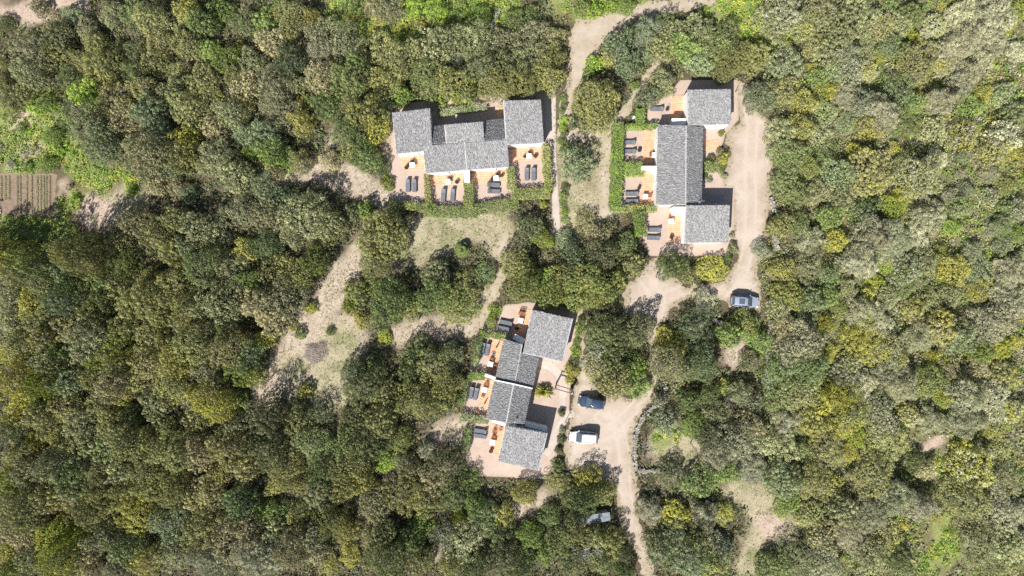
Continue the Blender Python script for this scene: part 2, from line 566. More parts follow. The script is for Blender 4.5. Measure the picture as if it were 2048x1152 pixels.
def ground():
    xs = np.concatenate([[-700, -300, -140, -112], np.arange(-100, 100.01, .4), [112, 140, 300, 700]])
    ys = np.concatenate([[-700, -300, -120, -80], np.arange(-62, 62.01, .4), [80, 120, 300, 700]])
    X, Y = np.meshgrid(xs, ys)
    nz = fbm(X * .35, Y * .35, 0) - .5
    nf = fbm(X * 1.3, Y * 1.3, 3) - .5
    c = np.zeros(X.shape + (3,))
    c[:] = (.105, .083, .055)
    c += (fbm(X * .12, Y * .12, 2)[..., None] - .5) * np.array([.05, .06, .02])
    e_ = np.clip((X - 35) / 15, 0, 1)[..., None] * .6
    c = c * (1 - e_) + np.array((.20, .19, .095)) * e_
    stony = np.zeros(X.shape)

    def lay(shapes, col, soft, st=0.0, amp=3.0):
        w = np.clip((sd_any(X, Y, shapes) + amp * nz + 1.2 * nf) / soft + .5, 0, 1)
        c[:] = c * (1 - w[..., None]) + np.array(col) * w[..., None]
        stony[:] = stony * (1 - w) + st * w
    lay(LITTER, (.40, .325, .245), 1.6, 1.0, 2.0)
    lay(DRYGRASS, (.34, .295, .19), 1.6, .75, 2.5)
    lay(GREEN, (.22, .235, .085), 1.5, .5)
    lay(BARE, (.43, .33, .26), 1.2, .35)
    # patchy turf inside the dry grass
    w = np.clip((fbm(X * .5 + 40, Y * .5, 5) - .5) * 6, 0, 1) * np.clip(sd_any(X, Y, DRYGRASS) / 1.0, 0, 1)
    c[:] = c * (1 - .55 * w[..., None]) + np.array((.17, .19, .075)) * .55 * w[..., None]
    ny, nx = X.shape
    idx = np.arange(nx * ny).reshape(ny, nx)
    f = np.stack([idx[:-1, :-1], idx[:-1, 1:], idx[1:, 1:], idx[1:, :-1]], -1).reshape(-1, 4)
    me = np_mesh("ground", np.stack([X, Y, np.zeros_like(X)], -1).reshape(-1, 3), f)
    a = me.attributes.new("col", 'FLOAT_COLOR', 'POINT')
    a.data.foreach_set("color", np.concatenate([c, np.ones(X.shape + (1,))], -1).astype(np.float32).ravel())
    a = me.attributes.new("stony", 'FLOAT', 'POINT')
    a.data.foreach_set("value", stony.astype(np.float32).ravel())
    return link("ground", me, M['ground'], kind="structure", label="forest floor of soil, leaf litter and dry grass")


ground()


def sheet(name, shapes, z, mat, step=.3, amp=.5, fade=.9, wear=None, **props):
    px = [p[0] for s in shapes for p in s]; py = [p[1] for s in shapes for p in s]
    r = max([p[2] for s in shapes for p in s if len(p) == 3] + [4])
    x0, y1 = G(min(px) - r, min(py) - r); x1, y0 = G(max(px) + r, max(py) + r)
    X, Y = np.meshgrid(np.arange(x0, x1, step), np.arange(y0, y1, step))
    d = sd_any(X, Y, shapes)
    d = d + amp * (fbm(X * .9, Y * .9, 4) - .5) * 2
    keep = (d[:-1, :-1] > 0) | (d[1:, 1:] > 0) | (d[:-1, 1:] > 0) | (d[1:, :-1] > 0)
    # pull the outer corners of the border cells onto the outline
    gy, gx = np.gradient(d, step)
    L = np.hypot(gx, gy) + 1e-6
    o = d < 0
    X = np.where(o, X - np.clip(d, -step * 1.4, 0) * gx / L ** 2 * np.minimum(L, 1), X)
    Y = np.where(o, Y - np.clip(d, -step * 1.4, 0) * gy / L ** 2 * np.minimum(L, 1), Y)
    ny, nx = X.shape
    idx = np.arange(nx * ny).reshape(ny, nx)
    f = np.stack([idx[:-1, :-1], idx[:-1, 1:], idx[1:, 1:], idx[1:, :-1]], -1)[keep]
    used, inv = np.unique(f.ravel(), return_inverse=True)
    v = np.stack([X, Y, np.full_like(X, z)], -1).reshape(-1, 3)[used]
    me = np_mesh(name, v, inv.reshape(-1, 4))
    a = me.attributes.new("edge", 'FLOAT', 'POINT')
    a.data.foreach_set("value", np.clip(d / fade, 0, 1).ravel()[used].astype(np.float32))
    if wear:
        xx, yy = X.ravel()[used], Y.ravel()[used]
        w = np.zeros(len(xx))
        for line in wear:
            dm = -sd_stroke(xx, yy, [(p[0], p[1], 0) for p in line])
            w = np.maximum(w, np.exp(-((dm - .75) / .22) ** 2))
        a = me.attributes.new("wear", 'FLOAT', 'POINT')
        a.data.foreach_set("value", w.astype(np.float32))
    return link(name, me, mat, kind="structure", **props)


TRACKS = [[(1492, 175), (1505, 250), (1500, 330), (1502, 420), (1498, 490), (1485, 545), (1440, 590), (1380, 575), (1320, 600), (1305, 680), (1303, 770)],
          [(1303, 1160), (1268, 1060), (1250, 980), (1248, 900), (1235, 850), (1200, 835)], [(1303, 770), (1270, 815), (1235, 850)],
          [(1320, 600), (1290, 560)], [(1235, 850), (1205, 872)], [(1485, 545), (1492, 595)]]
sheet("gravel_drive", DRIVE, .008, M['gravel'], amp=.9, fade=1.8, wear=TRACKS, step=.22, label="pale pinkish gravel drive and parking yard")
sheet("dirt_path", PATH, .004, M['earth'], amp=.7, label="trodden pale earth paths between the shrubs")
sheet("paving", PAVE1, .016, M['paver'], amp=.12, fade=.5, label="pinkish paving around the house with four lower patios")
sheet("paving", PAVE2, .016, M['paver'], amp=.12, fade=.5, label="pinkish paving around the house beside the gravel drive")
sheet("paving", PAVE3, .016, M['paver'], amp=.12, fade=.5, label="pinkish paving around the house beside the parked cars")
sheet("concrete_path", CONC1, .022, M['concrete'], amp=.06, fade=.2, label="straight concrete path beside the tall hedge")
sheet("concrete_path", CONC3, .022, M['concrete'], step=.2, amp=.05, fade=.15, label="pale curved concrete path at the tilted house")
sheet("concrete_path", CONC2, .022, M['shaded_concrete'], step=.2, amp=.02, fade=.1, label="pale concrete landing with shade painted into its colour")
sheet("vegetable_plot", PLOT, .006, M['dug'], label="dug brown soil of the vegetable plot")

# ------------------------------------------------------------------ houses
def poly_px(pts, z):
    return [G(p[0], p[1], z) for p in pts]


def tiles_on(A, B, C, D, parent, name="roof_tiles", w=.175, ex=.23, seed=0, upside=False):
    """barrel tiles in courses from the high edge AB down to the low edge DC"""
    rng = np.random.default_rng(seed)
    A, B, C, D = (np.array(p) for p in (A, B, C, D))
    W = (np.linalg.norm(B - A) + np.linalg.norm(C - D)) / 2
    Ls = (np.linalg.norm(D - A) + np.linalg.norm(C - B)) / 2
    nu = max(2, int(W / w)); nv = max(2, int(Ls / ex))
    u, v = np.meshgrid((np.arange(nu) + .5) / nu, np.arange(nv) / nv)
    u = u.ravel(); v = v.ravel(); n = len(u)
    nrm = np.cross(B - A, D - A); nrm /= np.linalg.norm(nrm)
    if nrm[2] < 0: nrm = -nrm

    def P(u, v):
        u = u[:, None]; v = v[:, None]
        return (A * (1 - u) + B * u) * (1 - v) + (D * (1 - u) + C * u) * v
    du = .56 / nu
    ju = rng.normal(0, .16, n) / nu; jv = rng.normal(0, .22, n) / nv; jh = rng.uniform(0, .04, n)
    tilt = rng.normal(0, .10, n) / nu
    vs = []
    for k, vv in ((0, v + jv), (1, np.minimum(v + jv + 1.22 / nv, 1.01))):
        vv = np.maximum(vv, 0)
        for q, hh in ((-1, 0.0), (-.45, .075), (.45, .075), (1, 0.0)):
            sc = 1.0 if k else .86
            p = P(u + ju + q * du * sc + (tilt if k else -tilt), vv)
            vs.append(p + nrm * (hh * sc + jh + .012 + (.035 if k else 0.0))[:, None])
    Vt = np.stack(vs, 1).reshape(-1, 3)
    base = np.arange(n)[:, None] * 8
    f = np.concatenate([base + np.array([i, i + 1, i + 5, i + 4]) for i in range(3)] + [base + np.array([4, 5, 6, 7])], 1).reshape(-1, 4)
    me = np_mesh(name, Vt, f)
    a = me.attributes.new("leaf", 'FLOAT', 'FACE')
    r = np.clip(rng.beta(1.5, 1.9, n), 0, 1)
    a.data.foreach_set("value", np.repeat(r, 4).astype(np.float32))
    return link(name, me, M['rooftile'], parent, kind="stuff")


def block(house, pts, zs, seed, high=0, wall_in=.14, verge=(), over=.10, foot=None):
    """one roofed block: pts are the roof outline corners in the photo, zs their heights.
    high = index i of the edge (i,i+1) that is the upper edge of the slope"""
    P = [V(p[0], p[1], z) for p, z in zip(pts, zs)]
    cx = sum(p.x for p in P) / 4; cy = sum(p.y for p in P) / 4
    ins = []
    for p in P:
        d = Vector((cx - p.x, cy - p.y)); d.normalize()
        ins.append((p.x + d.x * wall_in * 1.4, p.y + d.y * wall_in * 1.4))
    MB().prism(ins, 0.0, [z - .13 for z in zs]).build("wall", M['plaster'], house)
    MB().prism([(p.x, p.y) for p in P], [z - .14 for z in zs], [z - .015 for z in zs]).build("roof", M['verge'], house)
    o = high
    A, B, C, D = P[o], P[(o + 1) % 4], P[(o + 2) % 4], P[(o + 3) % 4]
    q = lambda p, f: p + (Vector((cx, cy, p.z)) - p).normalized() * f
    A, B, C, D = (q(p, .07) for p in (A, B, C, D))
    tiles_on(A, B, C, D, house, seed=seed)
    return P


def strip_cap(house, a, b, w, h, name, mat, za, zb=None):
    """mortar ridge or parapet between two roof points (pixels)"""
    zb = za if zb is None else zb
    p, q = V(a[0], a[1], za), V(b[0], b[1], zb)
    d = (q - p); n = Vector((-d.y, d.x, 0)).normalized() * (w / 2)
    m = MB()
    up = Vector((0, 0, h))
    vs = [p - n, p + n, q + n, q - n]
    m.add([v - up * .6 for v in vs] + [v + up * .4 - n * (0.25 if i in (1, 2) else -0.25) for i, v in enumerate(vs)],
          [(3, 2, 1, 0), (4, 5, 6, 7), (0, 1, 5, 4), (1, 2, 6, 5), (2, 3, 7, 6), (3, 0, 4, 7)])
    return m.build(name, mat, house)


def opening(house, a, b, t, w, z0, h, kind, za=0.0):
    """door or window set into the wall running from a to b (ground plan metres); t = place along it; outside is to the right of a->b"""
    a = Vector((*a, 0)); b = Vector((*b, 0)); d = (b - a).normalized(); n = Vector((d.y, -d.x, 0))
    c = a.lerp(b, t) - n * .125; rz = math.atan2(d.y, d.x)
    f = MB()
    z = z0 + h / 2
    for s in (-1, 1):
        f.box(c + d * s * (w / 2 - .03) + n * .03 + Vector((0, 0, z)), (.06, .10, h), rz)
    f.box(c + n * .03 + Vector((0, 0, z0 + h - .03)), (w - .12, .10, .06), rz)
    f.box(c + n * .03 + Vector((0, 0, z0 + .03)), (w - .12, .10, .06), rz)
    f.box(c + n * .03 + Vector((0, 0, z)), (.06, .09, h - .12), rz)
    if kind == 'door':
        o = f.build("door", M['whitetop'], house)
        for s in (-1, 1):
            MB().box(c + d * s * w / 4 + n * .02 + Vector((0, 0, z)), (w / 2 - .09, .03, h - .12), rz).build("shutter", M['shutter'], o)
        MB().box(c + d * .07 + n * .10 + Vector((0, 0, 1.0)), (.03, .05, .14), rz).build("handle", M['galv'], o)
    else:
        o = f.build("window", M['whitetop'], house)
        for s in (-1, 1):
            MB().box(c + d * s * w / 4 + n * .02 + Vector((0, 0, z)), (w / 2 - .09, .03, h - .12), rz).build("pane", M['glass'], o)
        MB().box(c + n * .06 + Vector((0, 0, z0 - .04)), (w + .16, .16, .06), rz).build("sill", M['plaster'], o)


def terrace(pts, label, ts=.3, z=.05, seed=0):
    """raised slab laid with square terracotta tiles"""
    P = [np.array((*G(*p), z)) for p in pts]
    root = MB().prism([tuple(p[:2]) for p in P], 0.0, z).build("terrace", M['grout'], kind="structure", label=label)
    rng = np.random.default_rng(seed)
    A, B, C, D = P
    nu = max(1, int(np.linalg.norm(B - A) / ts)); nv = max(1, int(np.linalg.norm(D - A) / ts))
    u, v = np.meshgrid(np.arange(nu) / nu, np.arange(nv) / nv)
    u = u.ravel()[:, None]; v = v.ravel()[:, None]; n = len(u)
    gu, gv = .014 / nu, .014 / nv
    Q = lambda u, v: (A * (1 - u) + B * u) * (1 - v) + (D * (1 - u) + C * u) * v
    hz = rng.uniform(.012, .02, (n, 1)) * np.array([[0, 0, 1.]])
    vs = []
    for zz, e in ((0, 0), (1, .04)):
        for a, b in ((0, 0), (1, 0), (1, 1), (0, 1)):
            uu = u + (gu if a == 0 else 1 / nu - gu) + (e / nu if a == 0 else -e / nu)
            vv = v + (gv if b == 0 else 1 / nv - gv) + (e / nv if b == 0 else -e / nv)
            vs.append(Q(uu, vv) + hz * zz + np.array([[0, 0, .001]]))
    Vt = np.stack(vs, 1).reshape(-1, 3)
    base = np.arange(n)[:, None] * 8
    f = np.concatenate([base + np.array(q) for q in ((4, 5, 6, 7), (0, 1, 5, 4), (1, 2, 6, 5), (2, 3, 7, 6), (3, 0, 4, 7))], 1).reshape(-1, 4)
    me = np_mesh("floor_tiles", Vt, f)
    a = me.attributes.new("leaf", 'FLOAT', 'FACE')
    a.data.foreach_set("value", np.repeat(rng.random(n), 5).astype(np.float32))
    link("floor_tiles", me, M['terracotta'], root, kind="stuff")
    return root


def plan(p, z=0.0):
    return G(p[0], p[1], z)


# --- house with four lower patios (upper middle of the photo)
h1 = empty("house", V(930, 290), label="long grey-tiled house with four patios and two projecting end wings", category="house")
h1.location = (0, 0, 0)
block(h1, [(784, 225), (860, 216), (865, 301), (792, 308)], [3.7, 3.7, 3.1, 3.1], 1)
block(h1, [(1007, 201), (1082, 199), (1088, 286), (1013, 290)], [3.7, 3.7, 3.1, 3.1], 2)
block(h1, [(868, 252), (892, 249), (896, 287), (863, 290)], [2.5, 2.5, 3.05, 3.05], 3, high=2)
block(h1, [(891, 249), (966, 243), (969, 282), (892, 287)], [3.75, 3.75, 3.2, 3.2], 4)
block(h1, [(970, 241), (1010, 236), (1013, 279), (968, 283)], [2.5, 2.5, 3.05, 3.05], 5, high=2)
block(h1, [(845, 291), (929, 285), (934, 340), (851, 347)], [3.2, 3.18, 2.45, 2.45], 6)
block(h1, [(930, 285), (1014, 278), (1019, 334), (935, 340)], [3.18, 3.2, 2.45, 2.45], 7)
strip_cap(h1, (925, 246), (934, 340), .22, .10, "ridge", M['verge'], 3.72, 2.5)
strip_cap(h1, (1007, 201), (1013, 290), .20, .10, "ridge", M['verge'], 3.72, 3.12)
strip_cap(h1, (889, 250), (893, 288), .16, .10, "ridge", M['verge'], 3.72, 3.18)
for a, b, t in (((792, 308), (846, 304), .6), ((851, 347), (930, 340), .45), ((938, 340), (1018, 334), .55), ((1013, 290), (1087, 286), .5)):
    opening(h1, plan(a, 3.0), plan(b, 3.0), t, 1.5, .08, 2.05, 'door')
# --- house beside the gravel drive (upper right)
h2 = empty("house", (0, 0, 0), label="grey-tiled house between the gravel drive and a long clipped hedge", category="house")
block(h2, [(1375, 179), (1462, 178), (1462, 249), (1376, 250)], [3.4, 3.4, 3.25, 3.25], 11, high=0)
block(h2, [(1316, 249), (1372, 250), (1371, 410), (1312, 411)], [2.5, 3.15, 3.15, 2.5], 12, high=1)
block(h2, [(1372, 250), (1406, 254), (1403, 410), (1371, 410)], [3.15, 2.75, 2.75, 3.15], 13, high=3)
block(h2, [(1372, 410), (1460, 410), (1457, 485), (1369, 486)], [3.6, 3.6, 3.1, 3.1], 14, high=0)
strip_cap(h2, (1372, 251), (1371, 409), .24, .12, "ridge", M['verge'], 3.18)
for a, b, t in (((1375, 179), (1376, 250), .35), ((1316, 249), (1312, 411), .22), ((1316, 249), (1312, 411), .75), ((1372, 410), (1369, 486), .5)):
    opening(h2, plan(a, 2.6), plan(b, 2.6), t, 1.5, .08, 2.0, 'door')
for a, b, t in (((1376, 250), (1462, 249), .75), ((1403, 410), (1406, 254), .3), ((1403, 410), (1406, 254), .65), ((1369, 486), (1457, 485), .5)):
    opening(h2, plan(a, 2.75), plan(b, 2.75), t, 1.0, 1.0, 1.0, 'window')

# --- tilted house beside the parked cars (lower middle)
h3 = empty("house", (0, 0, 0), label="tilted grey-tiled house beside the parked blue and white cars", category="house")
block(h3, [(1064, 619), (1145, 637), (1125, 723), (1046, 705)], [3.5, 3.5, 3.15, 3.15], 21, high=0)
block(h3, [(1008, 677), (1045, 688), (1030, 765), (991, 754)], [2.5, 3.1, 3.1, 2.5], 22, high=1)
block(h3, [(1041, 703), (1078, 714), (1066, 776), (1029, 765)], [3.1, 2.7, 2.7, 3.1], 23, high=3)
block(h3, [(988, 761), (1027, 769), (1012, 846), (971, 838)], [2.7, 3.35, 3.35, 2.7], 24, high=1)
block(h3, [(1027, 769), (1064, 777), (1049, 848), (1012, 846)], [3.35, 2.9, 2.9, 3.35], 25, high=3)
block(h3, [(1011, 850), (1094, 866), (1077, 942), (996, 922)], [3.6, 3.6, 3.2, 3.2], 26, high=0)
strip_cap(h3, (988, 760), (1027, 768), .22, .35, "parapet", M['plaster'], 2.85, 3.5)
strip_cap(h3, (1027, 768), (1065, 777), .22, .35, "parapet", M['plaster'], 3.5, 3.05)
strip_cap(h3, (1044, 689), (1030, 765), .22, .10, "ridge", M['verge'], 3.13)
strip_cap(h3, (1027, 769), (1012, 846), .22, .10, "ridge", M['verge'], 3.38)
for a, b in (((1145, 637), (1125, 723)), ((1125, 723), (1046, 705))):
    strip_cap(h3, a, b, .24, .14, "verge", M['cap'], 3.5 if a[0] > 1130 else 3.2, 3.2)
strip_cap(h3, (1094, 866), (1077, 942), .20, .12, "verge", M['cap'], 3.6, 3.22)
for a, b, t in (((1064, 619), (1046, 705), .35), ((1008, 677), (991, 754), .45), ((988, 761), (971, 838), .5), ((1011, 850), (996, 922), .4)):
    opening(h3, plan(a, 2.6), plan(b, 2.6), t, 1.5, .08, 2.0, 'door')
for a, b, t in (((1125, 723), (1145, 637), .5), ((1066, 776), (1078, 714), .5), ((1049, 848), (1064, 777), .4), ((1077, 942), (1094, 866), .5)):
    opening(h3, plan(a, 2.9), plan(b, 2.9), t, 1.0, 1.0, 1.0, 'window')

T1 = ["the far-left patio", "the second patio from the left", "the third patio from the left", "the far-right patio"]
terrace([(800, 313), (849, 309), (852, 340), (806, 342)], "terracotta terrace, leftmost of the four at the long house", seed=1)
terrace([(858, 349), (927, 342), (928, 369), (862, 372)], "terracotta terrace, second from the left at the long house", seed=2)
terrace([(942, 341), (1018, 336), (1020, 363), (943, 367)], "terracotta terrace, third from the left at the long house", seed=3)
terrace([(1016, 293), (1083, 289), (1082, 319), (1020, 325)], "terracotta terrace, rightmost of the four at the long house", seed=4)
terrace([(993, 214), (1007, 214), (1007, 236), (994, 236)], "small terracotta doorstep behind the long house", seed=5)
terrace([(1342, 191), (1370, 189), (1372, 248), (1341, 249)], "terracotta terrace, topmost of the four at the driveside house", seed=6)
terrace([(1285, 260), (1317, 258), (1316, 331), (1284, 332)], "terracotta terrace, second from the top at the driveside house", seed=7)
terrace([(1283, 340), (1316, 338), (1314, 409), (1281, 410)], "terracotta terrace, third from the top at the driveside house", seed=8)
terrace([(1336, 416), (1368, 416), (1366, 484), (1334, 484)], "terracotta terrace, lowest of the four at the driveside house", seed=9)
terrace([(1407, 281), (1437, 280), (1437, 302), (1407, 302)], "small terracotta doorstep on the drive side of the house", seed=10)
terrace([(1038, 616), (1062, 619), (1046, 684), (1022, 678)], "terracotta terrace, topmost of the four at the tilted house", seed=11)
terrace([(985, 676), (1006, 681), (991, 750), (970, 746)], "terracotta terrace, second from the top at the tilted house", seed=12)
terrace([(968, 756), (989, 761), (973, 830), (952, 825)], "terracotta terrace, third from the top at the tilted house", seed=13)
terrace([(985, 847), (1012, 853), (998, 912), (976, 905)], "terracotta terrace, lowest of the four at the tilted house", seed=14)


def part_wall(a, b, w, h, label, z_top=None):
    """white plastered screen wall with a coping between two patios; a,b are ends of its top in the photo"""
    p, q = V(a[0], a[1], h), V(b[0], b[1], h)
    d = q - p
    c = (p + q) / 2
    rz = math.atan2(d.y, d.x)
    o = MB().box((c.x, c.y, (h - .08) / 2), (d.length, w, h - .08), rz, bev=.02).build("screen_wall", M['plaster'], label=label, category="wall")
    MB().box((c.x, c.y, h - .045), (d.length + .06, w + .06, .07), rz, bev=.02).build("coping", M['plaster'], o)
    return o


part_wall((934, 340), (934, 364), .75, 2.0, "white screen wall between the second and third patios of the long house")
part_wall((1284, 335), (1314, 335), .45, 2.0, "white screen wall between the middle terraces of the driveside house")
part_wall((1344, 243), (1372, 243), .9, 2.0, "white screen wall below the topmost terrace of the driveside house")
part_wall((1346, 421), (1370, 421), 1.1, 2.1, "broad white screen wall at the top of the lowest driveside terrace")
part_wall((1372, 436), (1366, 486), .35, 1.4, "low white wall along the lowest terrace beside the driveside wing")
part_wall((970, 750), (991, 757), .35, 2.0, "white screen wall between the middle terraces of the tilted house")
part_wall((1028, 673), (1048, 684), .8, 1.8, "white screen wall below the topmost terrace of the tilted house")
part_wall((985, 841), (1010, 850), .4, 2.0, "white screen wall above the lowest terrace of the tilted house")
part_wall((1050, 849), (1094, 860), .5, 2.4, "white wall along the top of the lowest wing of the tilted house")

